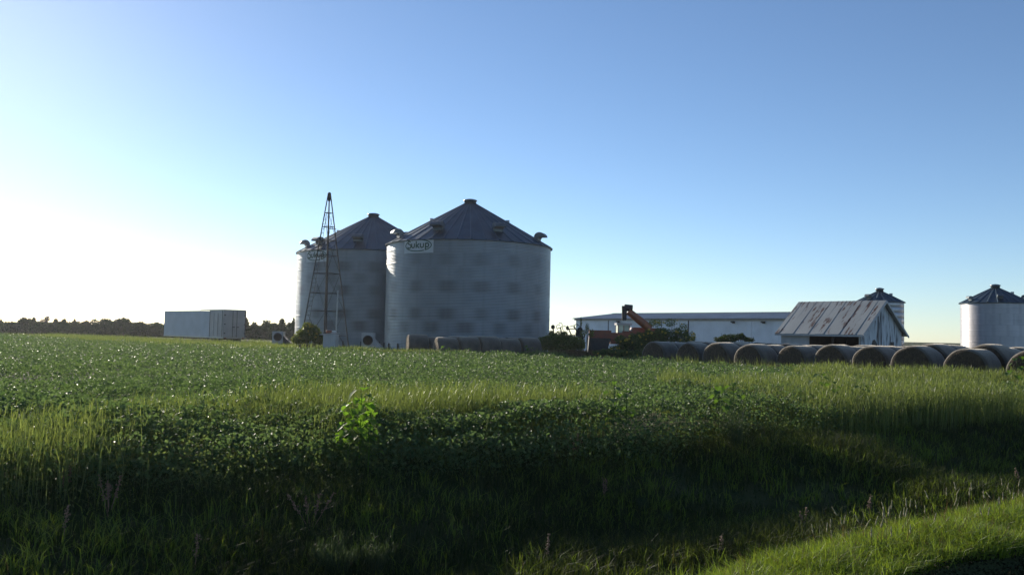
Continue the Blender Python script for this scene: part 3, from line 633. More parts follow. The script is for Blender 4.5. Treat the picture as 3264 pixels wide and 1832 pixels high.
# ------------------------------------------------------------------ machine shed
def shed():
    n0, n1 = 51.0, 85.2; u0 = 77.0; W = 14.2; ze, zr = 4.25, 5.03
    org = grid(u0, n0); Lg = n1 - n0; r = empty('machine_shed', org, GROT, 'long low white metal machine shed behind the hay bales', 'shed')
    def wall(name, x, y0, y1, z0, z1, step, m, vertical=True):
        b = MB()
        if vertical:
            y = y0
            while y < y1 - .01:
                e = min(y + step, y1); b.box((x - .03, y, z0), (x, min(y + step * .38, e), z1)); 
                if y + step * .38 < e: b.box((x - .012, y + step * .38, z0), (x - .001, e, z1))
                y = e
        else:
            z = z0
            while z < z1 - .01:
                e = min(z + step, z1); b.add([(x - .035, y0, z), (x - .035, y1, z), (x - .004, y1, e - .012), (x - .004, y0, e - .012), (x, y0, z), (x, y1, z), (x, y1, e), (x, y0, e)], [(0, 3, 2, 1), (4, 5, 6, 7), (0, 1, 5, 4), (3, 7, 6, 2)]); z = e
        return b.build(name, m, r)
    b = MB(); b.box((.0, 0, 0), (W, .15, ze)); b.box((0, Lg - .15, 0), (W, Lg, ze)); b.box((W - .15, .15, 0), (W, Lg - .15, ze)); b.box((.02, .15, 0), (.12, Lg - .15, ze))
    for yy in (0, Lg - .15): b.prism([(0, ze), (W, ze), (W / 2, zr)], (1, 0, 0), (0, 0, 1), (0, 1, 0), (0, yy + .075, 0), .15)
    b.build('wall', M['shedwhite'], r)
    jl = Lg - 6.1                                              # joint between lap siding and the ribbed doors
    wall('lap_siding', -.002, jl, Lg, 0, ze - .25, .42, M['shedwhite'], False)
    js = Lg - 19.3
    for y0, y1 in ((0.0, js - 8.7), (js - 8.62, js), (js + .08, jl - .12)):
        wall('ribbed_door', -.03 if y0 > js else -.002, y0, y1, .15, ze - .28, .30, M['shedwhite'])
    for y in (js + .0, jl - .11): b = MB(); b.box((-.09, y, .1), (-.035, y + .10, ze - .27)); b.build('door_trim', M['dark'], r)
    b = MB(); b.box((-.16, -.2, ze - .26), (-.045, Lg + .2, ze - .03)); b.build('eave_fascia', M['trimwhite'], r)
    for y in (js - 6.6, js - 10.5, js + 11.): b = MB(); b.box((-.30, y, ze - .55), (-.165, y + .32, ze - .33)); b.prism([(0, 0), (.2, -.14), (.2, 0)], (-1, 0, 0), (0, 0, 1), (0, 1, 0), (-.30, y + .16, ze - .33), .36); b.build('wall_lamp', M['dark'], r)
    b = MB(); e = .45
    for sgn in (0, 1):
        xs = (-e, W / 2) if sgn == 0 else (W + e, W / 2); z0 = ze - e * (zr - ze) / (W / 2); y = -.35
        while y < Lg + .34:
            y2 = min(y + .45, Lg + .35)
            for ya, yb, h in ((y, y + .06, .05), (y + .06, y2, 0)):
                q = [(xs[0], ya, z0 + .03 + h), (xs[0], yb, z0 + .03 + h), (xs[1], yb, zr + .05 + h), (xs[1], ya, zr + .05 + h)]; q2 = [(a, c, d - .05 - h) for a, c, d in q]
                b.add(q + q2, [(0, 1, 2, 3) if sgn else (3, 2, 1, 0), (4, 7, 6, 5) if sgn else (5, 6, 7, 4), (0, 3, 7, 4), (1, 5, 6, 2), (0, 4, 5, 1)])
            y = y2
    b.build('roof', M['shedroof'], r)
    b = MB(); b.beam((W / 2, -.36, zr + .12), (W / 2, Lg + .36, zr + .12), .5, .03); b.build('ridge_cap', M['galv_trim'], r)
shed()

# ------------------------------------------------------------------ small barn
def barn():
    org = grid(56.2, 32.6); r = empty('barn', org, GROT, 'small weathered white barn with rust streaked metal roof and dark open front', 'barn')
    W = 5.5; L = 6.5; ze = 2.74; zr = 4.97; e = .34
    b = MB(); y = 0                                                   # gable wall of upright boards on the right (y = 0)
    k = 0; x = 0.
    while x < W - .01:
        w = .20; x2 = min(x + w, W); h0 = ze + (zr - ze) * (1 - abs(x - W / 2) / (W / 2)); h1 = ze + (zr - ze) * (1 - abs(x2 - W / 2) / (W / 2))
        z0 = .05 + .1 * rng.uniform(); d = .012 * rng.uniform()
        b.prism([(x, z0), (x2 - .013, z0), (x2 - .013, h1 - .03), (x, h0 - .03)], (1, 0, 0), (0, 0, 1), (0, -1, 0), (0, .04 - d, 0), .05); x = x2; k += 1
    b.build('gable_wall', M['board'], r)
    b = MB(); b.box((W - .1, .1, 0), (W, L - .1, ze)); b.prism([(0, 0), (W, 0), (W, ze), (W / 2, zr), (0, ze)], (1, 0, 0), (0, 0, 1), (0, 1, 0), (0, L - .05, 0), .1)
    b.box((.0, 4.3, 0), (.08, L - .101, ze - .05)); b.box((.0, .08, ze - .22), (.10, 4.3, ze - .05)); b.build('wall', M['trimwhite'], r)
    b = MB(); b.prism([(.12, 0.0), (W - .15, 0), (W - .15, ze - .1), (W / 2, zr - .2), (.12, ze - .1)], (1, 0, 0), (0, 0, 1), (0, 1, 0), (0, 4.4, 0), .04); b.box((.1, .11, 0.0), (W - .11, L - .11, .03)); b.box((W - .2, .12, .04), (W - .11, 4.3, ze - .05)); b.build('interior', M['interior'], r)
    for y in (.12, 2.2, 4.2): b = MB(); b.box((-.02, y - .06, 0), (.10, y + .06, ze - .221)); b.build('door_post', M['trimwhite'] if y < 1 or y > 4 else M['interior'], r)
    b = MB(); b.box((2.15, -.045, .2), (2.21, -.01, 4.05)); b.box((2.55, -.045, .2), (2.585, -.012, 4.25)); b.build('batten', M['dark'], r)
    b = MB(); b.prism([(1.35, 1.85), (1.5, 2.15), (1.75, 2.2), (2.05, 1.9), (2.1, 1.4), (1.45, 1.4)], (1, 0, 0), (0, 0, 1), (0, -1, 0), (0, -.004, 0), .03); b.build('broken_hole', M['dark'], r)
    b = MB(); b.box((3.9, -.03, 1.6), (4.35, -.01, 2.05)); b.build('gable_opening', M['dark'], r)
    b = MB(); sl = (zr - ze) / (W / 2); th = .04
    for sgn in (0, 1):
        x0 = -e if sgn == 0 else W + e; z0 = ze - e * sl; y = -e
        while y < L + e - .01:
            y2 = min(y + .62, L + e)
            for ya, yb, h in ((y, y + .05, .014), (y + .05, y2, 0)):
                wv = .012 * math.sin(y * 5)
                q = [(x0, ya, z0 + .05 + h + wv), (x0, yb, z0 + .05 + h + wv), (W / 2, yb, zr + .05 + h), (W / 2, ya, zr + .05 + h)]; q2 = [(a, c, d - th - h) for a, c, d in q]
                b.add(q + q2, [(0, 1, 2, 3) if sgn else (3, 2, 1, 0), (4, 7, 6, 5) if sgn else (5, 6, 7, 4), (0, 3, 7, 4), (1, 5, 6, 2), (0, 4, 5, 1)])
            y = y2
    b.build('roof', M['rustroof'], r)
    b = MB()
    for sx in (-e, W + e): b.beam((sx, -e - .02, ze - e * sl - .05), (W / 2, -e - .02, zr - .05), .05, .14)
    b.beam((-e + .03, -e, ze - e * sl - .04), (-e + .03, L + e, ze - e * sl - .04), .04, .12); b.build('roof_trim', M['trimwhite'], r)
barn()

# ------------------------------------------------------------------ hay bales
ORD = ['first', 'second', 'third', 'fourth', 'fifth', 'sixth', 'seventh', 'eighth', 'ninth', 'tenth']
def bale_meshes(seed, D=1.84, Lb=1.5):
    g = np.random.default_rng(seed); Rr = D / 2; na = 40; xs = [0, .02, .07, .16, .5, .84, .93, .98, 1.0]; sh = [.90, .955, .985, 1, 1.0, 1, .985, .955, .90]
    ph = g.uniform(0, 6, 8)
    def rad(a, t): return Rr * (1 + .012 * math.sin(2 * a + ph[0]) + .010 * math.sin(3 * a + ph[1] + t * 2) + .008 * math.sin(5 * a + ph[2] + 3 * t) + .006 * math.sin(9 * a + ph[3] - 4 * t))
    vs = []
    for x, s in zip(xs, sh):
        for i in range(na):
            a = 2 * math.pi * i / na; r = rad(a, x) * s; yy = r * math.cos(a); zz = Rr + r * math.sin(a) * .985; zz = max(zz, .02) if zz > .10 else .02 + zz * .3
            vs.append((x * Lb, yy * 1.02, zz))
    fs = []
    for j in range(len(xs) - 1):
        for i in range(na): fs.append((j * na + i, j * na + (i + 1) % na, (j + 1) * na + (i + 1) % na, (j + 1) * na + i))
    w = MB(); w.add(vs, [f[::-1] for f in fs])
    # end faces: slightly domed hay with coiled ridges
    e = MB()
    for sgn, xb in ((-1, 0), (1, Lb)):
        rg = [.99, .93, .84, .74, .64, .54, .44, .34, .24, .14, .04]; v2 = []
        for q, f in enumerate(rg):
            for i in range(na):
                a = 2 * math.pi * i / na; r = rad(a, 0 if sgn < 0 else 1) * .90 * f; zz = Rr + r * math.sin(a) * .985; zz = max(zz, .03)
                v2.append((xb + sgn * (.03 * (1 - f ** 4) + (.018 if q % 2 else -.008) + g.uniform(-.012, .012)), r * math.cos(a) * 1.02, zz))
        f2 = []
        for j in range(len(rg) - 1):
            for i in range(na):
                q = (j * na + i, (j + 1) * na + i, (j + 1) * na + (i + 1) % na, j * na + (i + 1) % na); f2.append(q if sgn > 0 else q[::-1])
        f2.append(tuple((len(rg) - 1) * na + i for i in range(na)))
        e.add(v2, f2)
    return e, w
def bale_proto(seed, D, loc, rz, label, group):
    e, w = bale_meshes(seed, D); o = e.build('hay_bale', M['hay'], smooth=True); o.location = loc; o.rotation_euler = (0, 0, rz); tag(o, label, 'hay bale', group)
    w.build('net_wrap', M['net'], o, True); return o
def dup(o, loc, rz, label):
    c = o.copy(); COL.objects.link(c); c.location = loc; c.rotation_euler = (0, 0, rz); c['label'] = label
    for ch in list(o.children): d = ch.copy(); COL.objects.link(d); d.parent = c
    return c
protos = {}
def bale(seed, D, loc, rz, label, group):
    if (seed, D) in protos: return dup(protos[(seed, D)], loc, rz, label)
    protos[(seed, D)] = bale_proto(seed, D, loc, rz, label, group); return protos[(seed, D)]
ROWS = [(37.5, 2040, 7), (34.3, 2146, 6), (31.9, 2232, 6), (29.5, 2334, 6), (27.3, 2466, 6), (25.1, 2588, 6), (22.7, 2710, 8), (20.1, 2834, 8), (17.7, 3002, 7), (15.1, 3202, 2)]
for ri, (nn, px, cnt) in enumerate(ROWS):
    k = (px + 3 - 1632) / F
    d = nn / (N[0] * k + N[1]); x, y = k * d, d; uu = x * U[0] + y * U[1]; nn2 = nn - .92 * 0
    uu += .35
    c0 = grid(uu, nn - .75)
    for j in range(cnt):
        o = Vector((U[0], U[1], 0)) * (1.6 * j + rng.uniform(-.03, .03)) + Vector((N[0], N[1], 0)) * rng.uniform(-.07, .07) * (j > 0)
        p = c0 + o; D = [1.84, 1.80, 1.88][(ri + j) % 3] if ri not in (7, 8) else (1.94 if j == 1 else 1.84)
        z = tz(p.x, p.y) - .02
        end = ['with its brown end facing the crop', 'directly behind the front one'][j > 0] if j < 2 else 'back from the crop'
        nm = 'round hay bale, ' + ORD[j] + ' in the ' + ORD[ri] + ' row from the left'
        if j == 0: nm = {0: 'leftmost front round bale of the long stack, beside the sunflower thicket', 9: 'front round bale cut by the right edge of the photo', 8: 'largest dark round bale, in front of the sunlit right bin', 7: 'large front round bale left of the largest one'}.get(ri, 'front round hay bale opening the ' + ORD[ri] + ' row from the left')
        bale([1, 2, 3, 4][(ri * 3 + j) % 4], D, (p.x, p.y, z), GROT + R(rng.uniform(-2.5, 2.5)), nm, 'round hay bales stacked in rows at the right')
for row, (px0, Y0, cnt, h0) in enumerate([(1300, 65.6, 6, 1.84), (1391, 62.2, 5, 1.80)]):
    an = R(21); d = Vector((math.cos(an), math.sin(an), 0)); p0 = Vector((hx(px0, Y0), Y0, 0))
    for j in range(cnt):
        p = p0 + d * 1.60 * j; z = .05 + rng.uniform(-.02, .04)
        if row == 0: nm = 'round hay bale against the big bin, ' + ('leftmost, its tan end showing' if j == 0 else ORD[j] + ' from the left in the back row')
        else: nm = 'round hay bale by the big bin, ' + ORD[j] + ' from the left in the front row'
        bale([2, 4, 1, 3][(row + j) % 4], [1.86, 1.72, 1.80][(j + row) % 3], (p.x, p.y, z - .05), an + R(rng.uniform(-7, 7)), nm, 'round hay bales at the foot of the big bin')
    
# ------------------------------------------------------------------ combine
def combine():
    Y = 76.; xl = hx(1877, Y); r = empty('combine_harvester', (xl, Y, 0), 0, 'old orange combine harvester with raised unloading auger, half hidden by weeds', 'combine harvester')
    def X(px): return hx(px, Y) - xl
    def Z(py, px): return at(px, py, Y).z
    b = MB(); b.box((0, -.5, 1.85), (1.92, .15, 2.52)); b.box((.0, -.53, 2.47), (1.92, -.50, 2.53)); b.box((.0, -.53, 1.86), (1.92, -.50, 1.92)); hd = b.build('header', M['orange'], r)
    b = MB(); b.prism([(-.1, .5), (1.5, .5), (1.92, 1.845), (0, 1.845)], (1, 0, 0), (0, 0, 1), (0, -1, 0), (0, .1, 0), 1.0); b.build('header_skirt', M['dark'], hd)
    b = MB(); b.box((1.925, -.45, 1.35), (3.0, .9, 2.35)); b.build('feeder_house', M['orange'], r)
    b = MB(); b.prism([(2.9, 1.2), (6.6, 1.2), (6.9, 2.0), (6.6, 2.5), (5.2, 2.6), (3.6, 2.5), (2.9, 2.5)], (1, 0, 0), (0, 0, 1), (0, -1, 0), (0, .8, 0), 2.4); b.build('body', M['orange'], r)
    b = MB(); b.prism([(3.7, 2.51), (5.2, 2.61), (6.3, 2.52), (6.4, 2.8), (3.9, 2.85)], (1, 0, 0), (0, 0, 1), (0, -1, 0), (0, .8, 0), 2.0); b.build('grain_tank', M['orange'], r)
    b = MB(); b.box((2.5, -.3, 1.9), (3.55, 1.3, 2.35)); 
    for x in (2.5, 3.0, 3.49):
        for y in (-.30, 1.24): b.box((x, y, 2.351), (x + .06, y + .06, 3.02))
    c = b.build('cab', M['orange'], r)
    b = MB(); b.box((2.40, -.42, 3.022), (3.72, 1.42, 3.20)); b.build('cab_roof', M['trimwhite'], c)
    b = MB(); b.box((2.52, -.27, 2.352), (3.52, 1.22, 3.018)); b.build('windows', M['glass'], c)
    p0 = at(2072, 1048, Y - .8); p1 = at(2003, 992, Y - .8); o = Vector((xl, Y, 0)); b = MB(); b.tube(p0 - o, p1 - o, .38, .30, 16); au = b.build('auger_tube', M['orange_bright'], r, False)
    q = p1 - o; b = MB(); b.tube(q + Vector((.34, 0, .27)), q + Vector((-.36, 0, .32)), .30, .30, 14); b.build('auger_head', M['dark'], au)
    b = MB(); b.tube(q + Vector((-.34, 0, .46)), q + Vector((-.36, 0, -.78)), .25, .19, 14); b.build('spout', M['dark'], au)
    for x, rr in ((3.6, .80), (6.2, .52)):
        for y in (-.75, 1.75):
            b = MB(); m4 = Matrix.Translation((x, y, rr)) @ Matrix.Rotation(R(90), 4, 'X'); b.lathe([(rr * .5, -.2), (rr * .95, -.22), (rr, -.14), (rr, .14), (rr * .95, .22), (rr * .5, .2)], 24, mat4=m4); w = b.build('wheel', M['tire'], r, True)
            b = MB(); b.lathe([(rr * .5, -.10), (rr * .3, -.02), (rr * .3, .02), (rr * .5, .10)], 20, mat4=m4); b.build('rim', M['trimwhite'], w)
combine()

def cultivator():
    Y = 72.; x0 = hx(1812, Y); r = empty('field_cultivator', (x0, Y, 0), 0, 'rusty folded cultivator with raised discs behind the dark bush', 'cultivator')
    def P(px, py, dy=0): v = at(px, py, Y + dy); return Vector((v.x - x0, v.y - Y, v.z))
    b = MB(); b.beam(P(1755, 1085), P(1855, 1085), .12); b.beam(P(1755, 1085, 1.4), P(1855, 1085, 1.4), .12); b.beam(P(1755, 1085), P(1755, 1085, 1.4), .1); b.beam(P(1850, 1085), P(1850, 1085, 1.4), .1); b.build('main_frame', M['rustdark'], r)
    for a, c in (((1822, 1070), (1812, 1046)), ((1855, 1075), (1828, 1040)), ((1845, 1078), (1836, 1048)), ((1768, 1085), (1763, 1045)), ((1795, 1085), (1786, 1042))):
        b = MB(); b.beam(P(*a), P(*c), .09); b.build('wing_arm', M['rustdark'], r)
    b = MB(); b.beam(P(1806, 1048), P(1832, 1048), .07); b.beam(P(1815, 1041), P(1832, 1036), .05); b.build('cross_bar', M['rustdark'], r)
    for c, rr, ry in (((1762, 1042), .19, 60), ((1808, 1045), .19, 35), ((1848, 1052), .26, 60), ((1841, 1063), .24, 50), ((1852, 1076), .24, 55)):
        p = P(*c); b = MB(); m4 = Matrix.Translation(p) @ Matrix.Rotation(R(ry), 4, 'Z') @ Matrix.Rotation(R(90), 4, 'Y'); b.lathe([(.03, -.05), (rr * .8, -.02), (rr, .03), (rr * .8, 0), (.03, -.01)], 18, mat4=m4); b.build('disc', M['rustdark'], r, True)
    for i, (px, py) in enumerate(((1778, 1040), (1788, 1034), (1797, 1044), (1784, 1050), (1836, 1038), (1845, 1042), (1856, 1058), (1860, 1068), (1835, 1070))):
        p = P(px, py, .1 * (i % 3)); s = 1 if i % 2 else -1
        b = MB(); pts = [p + Vector((s * .02, 0, -.25)), p + Vector((s * .12, 0, -.08)), p + Vector((s * .07, 0, .10)), p + Vector((-s * .10, 0, .16)), p + Vector((-s * .17, 0, .06))]
        for q in range(4): b.beam(pts[q], pts[q + 1], .045)
        b.build('tine', M['rustdark'], r)
    for px in (1770, 1845):
        p = P(px, 1085, .6); b = MB(); m4 = Matrix.Translation((p.x, p.y, .38)) @ Matrix.Rotation(R(90), 4, 'X'); b.lathe([(.15, -.1), (.36, -.1), (.38, 0), (.36, .1), (.15, .1)], 20, mat4=m4); b.build('wheel', M['tire'], r, True)
        b = MB(); b.beam((p.x, p.y, .38), (p.x, p.y, p.z), .07); b.build('axle_strut', M['rustdark'], r)
cultivator()

# ================================================================== PLANTS
def crown_pts(n, blobs):
    """points on and inside lumpy ellipsoids; blobs: (x, y, z, rx, ry, rz)"""
    w = np.array([b[3] * b[5] for b in blobs]); w = w / w.sum(); idx = rng.choice(len(blobs), n, p=w); B = np.array(blobs)[idx]
    d = unit(rng.normal(0, 1, (n, 3))); r = np.clip(rng.beta(5, 1.6, n), 0, 1) * (1 + .16 * np.sin(d[:, 0] * 7 + idx) * np.sin(d[:, 2] * 8 + idx * 2) + .10 * np.sin(d[:, 1] * 13 + d[:, 2] * 11))
    return B[:, :3] + d * B[:, 3:] * r[:, None]
def shrubby(name, label, cat, x, y, w, h, n, leaf, material, trunk_h=.25, group=None, nb=7, gap=1., tr=.07, up=.2, lean=0, slim=1.):
    z0 = tz(x, y); root = empty(name, (x, y, z0), 0, label, cat, group); blobs = []
    blobs.append((0, 0, h * .50, w * .40, w * .36, h * .38))
    for k in range(nb):
        a = rng.uniform(0, 6.28); rr = rng.uniform(.12, .36) * w; zz = rng.uniform(.30, .84) * h; s = rng.uniform(.13, .24) * w * (1.15 - .5 * zz / h)
        s2 = min(s * rng.uniform(.8, 1.2), h - zz); blobs.append((rr * math.cos(a) + lean * zz, rr * math.sin(a) * .8, zz, s, s, max(s2, .1 * h)))
    blobs.append((lean * h * .9, 0, h * .86, w * .13 * slim, w * .13 * slim, h * .14))
    P = crown_pts(n, blobs); P[:, 2] = np.clip(P[:, 2], .04 * h, None)
    veg('crown', leaves(P, rng.uniform(leaf * .6, leaf * 1.3, n), up, .6, simple=True), material, root)
    b = MB(); b.tube((0, 0, -.05), (lean * h * .3, 0, h * .45), tr * h * .35, tr * h * .18, 7)
    for q in blobs[1:]: b.tube((lean * h * .2, 0, h * .28), (q[0], q[1], q[2]), tr * h * .14, tr * h * .05, 5)
    b.build('trunk', M['bark'], root); return root
TY = 158.
TREES = [(-22, 1001, 72, 'dark leafy tree cut by the left edge of the photo', 1), (28, 1026, 62, 'low rounded tree, second from the left edge of the photo', 1),
 (76, 1011, 48, 'rounded treetop just left of the thin slanted tree', 1), (105, 1010, 24, 'thin slanted small tree left of the bare tree', 1),
 (135, 1028, 54, 'low tree at the foot of the bare tree', 1), (178, 1016, 30, 'upright bushy tree right of the bare tree', 1), (204, 1017, 32, 'bushy tree between the upright tree and the spiky one', 1),
 (238, 1016, 17, 'very narrow spiky tree in the middle of the left tree line', 1), (226, 1031, 56, 'low tree around the foot of the spiky narrow one', 1), (276, 1022, 34, 'small round tree left of the two broadest trees', 1),
 (302, 1030, 34, 'low tree filling the gap left of the two broadest trees', 1), (334, 1015, 82, 'broad domed tree, left one of the two broadest', 1), (396, 1012, 76, 'broad domed tree, tallest between bare tree and trailer', 1),
 (448, 1025, 62, 'lower rounded tree right of the two broadest trees', 1), (500, 1027, 50, 'low tree touching the left end of the trailer', 1),
 (785, 1012, 26, 'slender open tree rising beside the right end of the trailer', 2), (812, 1026, 42, 'round tree second right of the trailer', 2), (850, 1019, 54, 'broad tree midway between trailer and rear bin', 2),
 (874, 1028, 42, 'low tree behind the left drying fan', 2), (899, 1014, 34, 'flat topped tree above the left drying fan', 2), (925, 1027, 46, 'low tree touching the rear bin', 2), (937, 1013, 14, 'narrow tree spike against the lit edge of the rear bin', 2)]
for i, (px, top, wpx, lab, gp) in enumerate(TREES):
    Y = TY + (i % 3) * 3 - 2; p = at(px, top, Y); w = wpx / F * Y * 1.12; h = p.z
    shrubby('tree', lab, 'tree', p.x, Y, w, h, int(900 + 420 * w), .34, M['tree'], group='trees of the far tree line', nb=6 if wpx < 40 else 9, slim=1.5 if wpx > 20 else 1, lean=.06 if i in (3,) else 0, tr=.10)
def bare_tree():
    p = at(143, 1003, 160); r = empty('bare_tree', (p.x, 160, 0), 0, 'leafless pale tree standing in the left tree line', 'tree', 'trees of the far tree line'); b = MB(); t = MB(); g = random.Random(4)
    def br(o, d, ln, rr, lv, mb):
        e = o + d * ln; mb.tube(o, e, rr, rr * .7, 5, cap=False)
        if lv == 0: return
        for k in range(3 if lv > 1 else 4):
            nd = (d + Vector((g.uniform(-.8, .8), g.uniform(-.6, .6), g.uniform(-.15, .5)))).normalized(); br(o + d * ln * g.uniform(.55, 1), nd, ln * g.uniform(.55, .8), max(rr * .7, .022), lv - 1, t)
    br(Vector((0, 0, 0)), Vector((.02, 0, 1)), 2.0, .10, 0, b)
    for k in range(6): br(Vector((0, 0, 1.4 + .1 * k)), Vector((g.uniform(-.7, .7), g.uniform(-.5, .5), .9)).normalized(), .80, .075, 3, t)
    b.build('trunk', M['twig'], r); t.build('branches', M['twig'], r)
bare_tree()
def brush():
    n = 42000; x = np.concatenate([rng.uniform(-104, -44, n * 3 // 4), rng.uniform(-54, -36, n // 4)]); n = len(x); y = 161 + rng.uniform(-1.5, 3, n); top = 2.2 + .5 * fbm(x, x * 0, .5, 41) + .3 * fbm(x, x * 0, 1.7, 42)
    z = rng.uniform(0, 1, n) * top
    tag(veg('brush', leaves(np.c_[x, y, z], rng.uniform(.22, .45, n), .2, .65, simple=True), M['tree']), 'dark undergrowth joining the trees of the far tree line', 'brush', kind='stuff')
brush()
def flower_mesh(m, s):
    b = MB(); k = 9
    for i in range(k):
        a = 2 * math.pi * i / k; a1 = a + .22; a0 = a - .22
        b.add([(0, 0, 0), (s * .6 * math.cos(a0), 0, s * .6 * math.sin(a0)), (s * math.cos(a), -.01, s * math.sin(a)), (s * .6 * math.cos(a1), 0, s * .6 * math.sin(a1))], [(0, 1, 2, 3)])
    b.lathe([(s * .3, 0), (s * .26, .02), (.001, .03)], 8, 1, Matrix.Rotation(R(90), 4, 'X')); o = b.build('blossom', [m, M['bark']]); return o
def weed_bush(label, blobs_px, Y, n, leaf, nflow, name='sunflower_bush', cat='bush', material=None, ftop=.5):
    """leafy thicket: blobs given as photo measurements (px, py, half width, half height) turned to metres at its distance"""
    k = Y / F; pts = [at(a, b_, Y) for a, b_, c, d in blobs_px]; cx = sum(p.x for p in pts) / len(pts); z0 = tz(cx, Y)
    root = empty(name, (cx, Y, z0), 0, label, cat); bl = [(p.x - cx, rng.uniform(-.4, .4), p.z - z0, c * k, min(c * k, 1.1), d * k) for p, (a, b_, c, d) in zip(pts, blobs_px)]
    P = crown_pts(n, bl); P[:, 2] = np.clip(P[:, 2], .03, None)
    veg('foliage', leaves(P, rng.uniform(leaf * .6, leaf * 1.3, n), .2, .55, simple=True), material or M['bush'], root)
    b = MB()
    for q in bl:
        for j in range(5): b.tube((q[0] + rng.uniform(-.5, .5) * q[3], q[1], -.03), (q[0] + rng.uniform(-.9, .9) * q[3], q[1], q[2] + q[5] * rng.uniform(.6, 1.15)), .022, .010, 5)
    b.build('stems', M['bark'], root)
    if nflow:
        f0 = flower_mesh(M['petal'], .085)
        for j in range(nflow):
            q = bl[rng.integers(len(bl))]; f = f0 if j == 0 else f0.copy()
            if j: COL.objects.link(f)
            a = rng.uniform(-1, 1); f.parent = root; f.location = (q[0] + a * q[3] * 1.0, q[1] - q[4] * .95 - .1, q[2] + q[5] * rng.uniform(-.3, 1.0) * (1 - a * a) ** .5); f.rotation_euler = (rng.uniform(-.5, .3), 0, rng.uniform(-.6, .6)); s = rng.uniform(.7, 1.25); f.scale = (s, s, s)
    return root
weed_bush('yellow flowering bush beside the left foot of the windmill tower', [(975, 1068, 30, 26), (1000, 1060, 22, 26), (950, 1082, 22, 14), (985, 1040, 18, 12), (1015, 1080, 18, 18)], 66.5, 5000, .17, 17)
weed_bush('dark rounded bush between the big bin bales and the cultivator', [(1775, 1078, 38, 20), (1740, 1085, 30, 14), (1810, 1084, 34, 18), (1840, 1090, 26, 18), (1785, 1098, 54, 22), (1745, 1100, 34, 18), (1838, 1104, 32, 16), (1758, 1062, 9, 9), (1800, 1064, 10, 9)], 67, 9500, .13, 0, 'bush')
weed_bush('sprawling sunflower thicket hiding the combine, left of the long bale stack', [(2085, 1078, 40, 22), (2030, 1090, 36, 24), (2135, 1074, 34, 24), (2178, 1080, 26, 22), (2205, 1086, 16, 14), (1990, 1100, 26, 20), (2060, 1112, 50, 24), (1960, 1112, 20, 12), (2110, 1056, 26, 12), (2065, 1062, 14, 14), (2160, 1056, 12, 12), (2015, 1072, 12, 10), (2190, 1062, 8, 12), (1978, 1082, 22, 14), (2045, 1074, 24, 16)], 62, 11000, .12, 34, material=M['weed'])
weed_bush('low pale green weeds at the foot of the sunflower thicket', [(1985, 1126, 34, 12), (2030, 1128, 30, 12), (1935, 1122, 26, 10), (1905, 1124, 18, 8), (2060, 1120, 16, 14)], 57.5, 5200, .10, 6, 'low_weeds', 'weeds', M['weed'])
weed_bush('dark bush on the far side of the bale stack before the shed', [(2330, 1078, 34, 14), (2362, 1072, 14, 11), (2300, 1082, 20, 9), (2385, 1082, 20, 8)], 66, 2600, .13, 0, 'bush', material=M['tree'])
weed_bush('tall thin weeds with open sprays left of the orange combine', [(1872, 1045, 7, 16), (1858, 1062, 12, 12), (1884, 1062, 10, 14), (1853, 1028, 3, 18)], 70.5, 420, .12, 0, 'tall_weeds', 'weeds')
weed_bush('tall thin sunflower stalks standing up before the white shed', [(2090, 1030, 26, 14), (2140, 1028, 22, 14), (2175, 1045, 16, 16), (2210, 1070, 10, 14)], 63.5, 700, .12, 14, 'sunflower_stalks', 'sunflowers')

def heart_leaf(n_seg=10):
    pts = []
    for i in range(n_seg + 1):
        t = math.pi * i / n_seg - math.pi / 2; pts.append(t)
    return pts
def velvetleaf(px, py_top, Y, h, spread, nl, ls, label):
    VM = M['velvet'] if Y < 13 else M['broad']
    x = hx(px, Y) - .0; x = at(px, py_top, Y).x; z0 = tz(x, Y); ztop = at(px, py_top, Y).z; h = ztop - z0
    r = empty('velvetleaf_plant', (x, Y, z0), 0, label, 'weed plant', 'bright broad leaved weeds along the crop edge'); b = MB(); b.tube((0, 0, -.02), (.02, 0, h * .97), .012, .006, 7)
    V = []; fs = []; tn = []
    for i in range(nl):
        t = (i + .6) / nl; z = h * (.40 + .60 * t); a = i * 2.4 + rng.uniform(-.4, .4); rr = spread * (1 - .55 * t) * rng.uniform(.5, 1.1)
        tip = Vector((rr * math.cos(a), rr * math.sin(a), z + rng.uniform(-.02, .08))); b.tube((.01, 0, z - .07), tip, .0045, .003, 5)
        s = ls * rng.uniform(.65, 1.2); dr = Vector((math.cos(a + rng.uniform(-.7, .7)), math.sin(a + rng.uniform(-.7, .7)), rng.uniform(-.9, -.1))).normalized(); sd = dr.cross(Vector((0, 0, 1))).normalized(); nr = sd.cross(dr)
        k0 = len(V); out = [(0, .12), (-.10, .24), (-.12, .42), (.06, .56), (.32, .54), (.62, .36), (.86, .14), (1.05, 0)]
        mid = [(.0, 0), (.3, 0), (.62, 0)]
        for (a_, b_) in out: V.append(tip + dr * a_ * s + sd * b_ * s + nr * s * (.18 * b_ - .15 * a_ * a_))
        for (a_, b_) in out[:-1]: V.append(tip + dr * a_ * s - sd * b_ * s + nr * s * (.18 * b_ - .15 * a_ * a_))
        V.append(tip + dr * .02 * s); fs.append([k0 + q for q in (15, 0, 1, 2, 3, 4, 5, 6, 7)][::-1]); fs.append([k0 + q for q in (15, 7, 14, 13, 12, 11, 10, 9, 8)][::-1]); tn += [rng.uniform(.1, .9)] * 16
    loops = [i for f in fs for i in f]; st = np.arange(len(fs)) * 9
    b.build('stem', VM, r); np_mesh('leaves', [tuple(v) for v in V], loops, st, VM, r, tn)
velvetleaf(1150, 1246, 12.5, 1.3, .30, 34, .135, 'tall bright green broad leaved weed in the centre foreground')
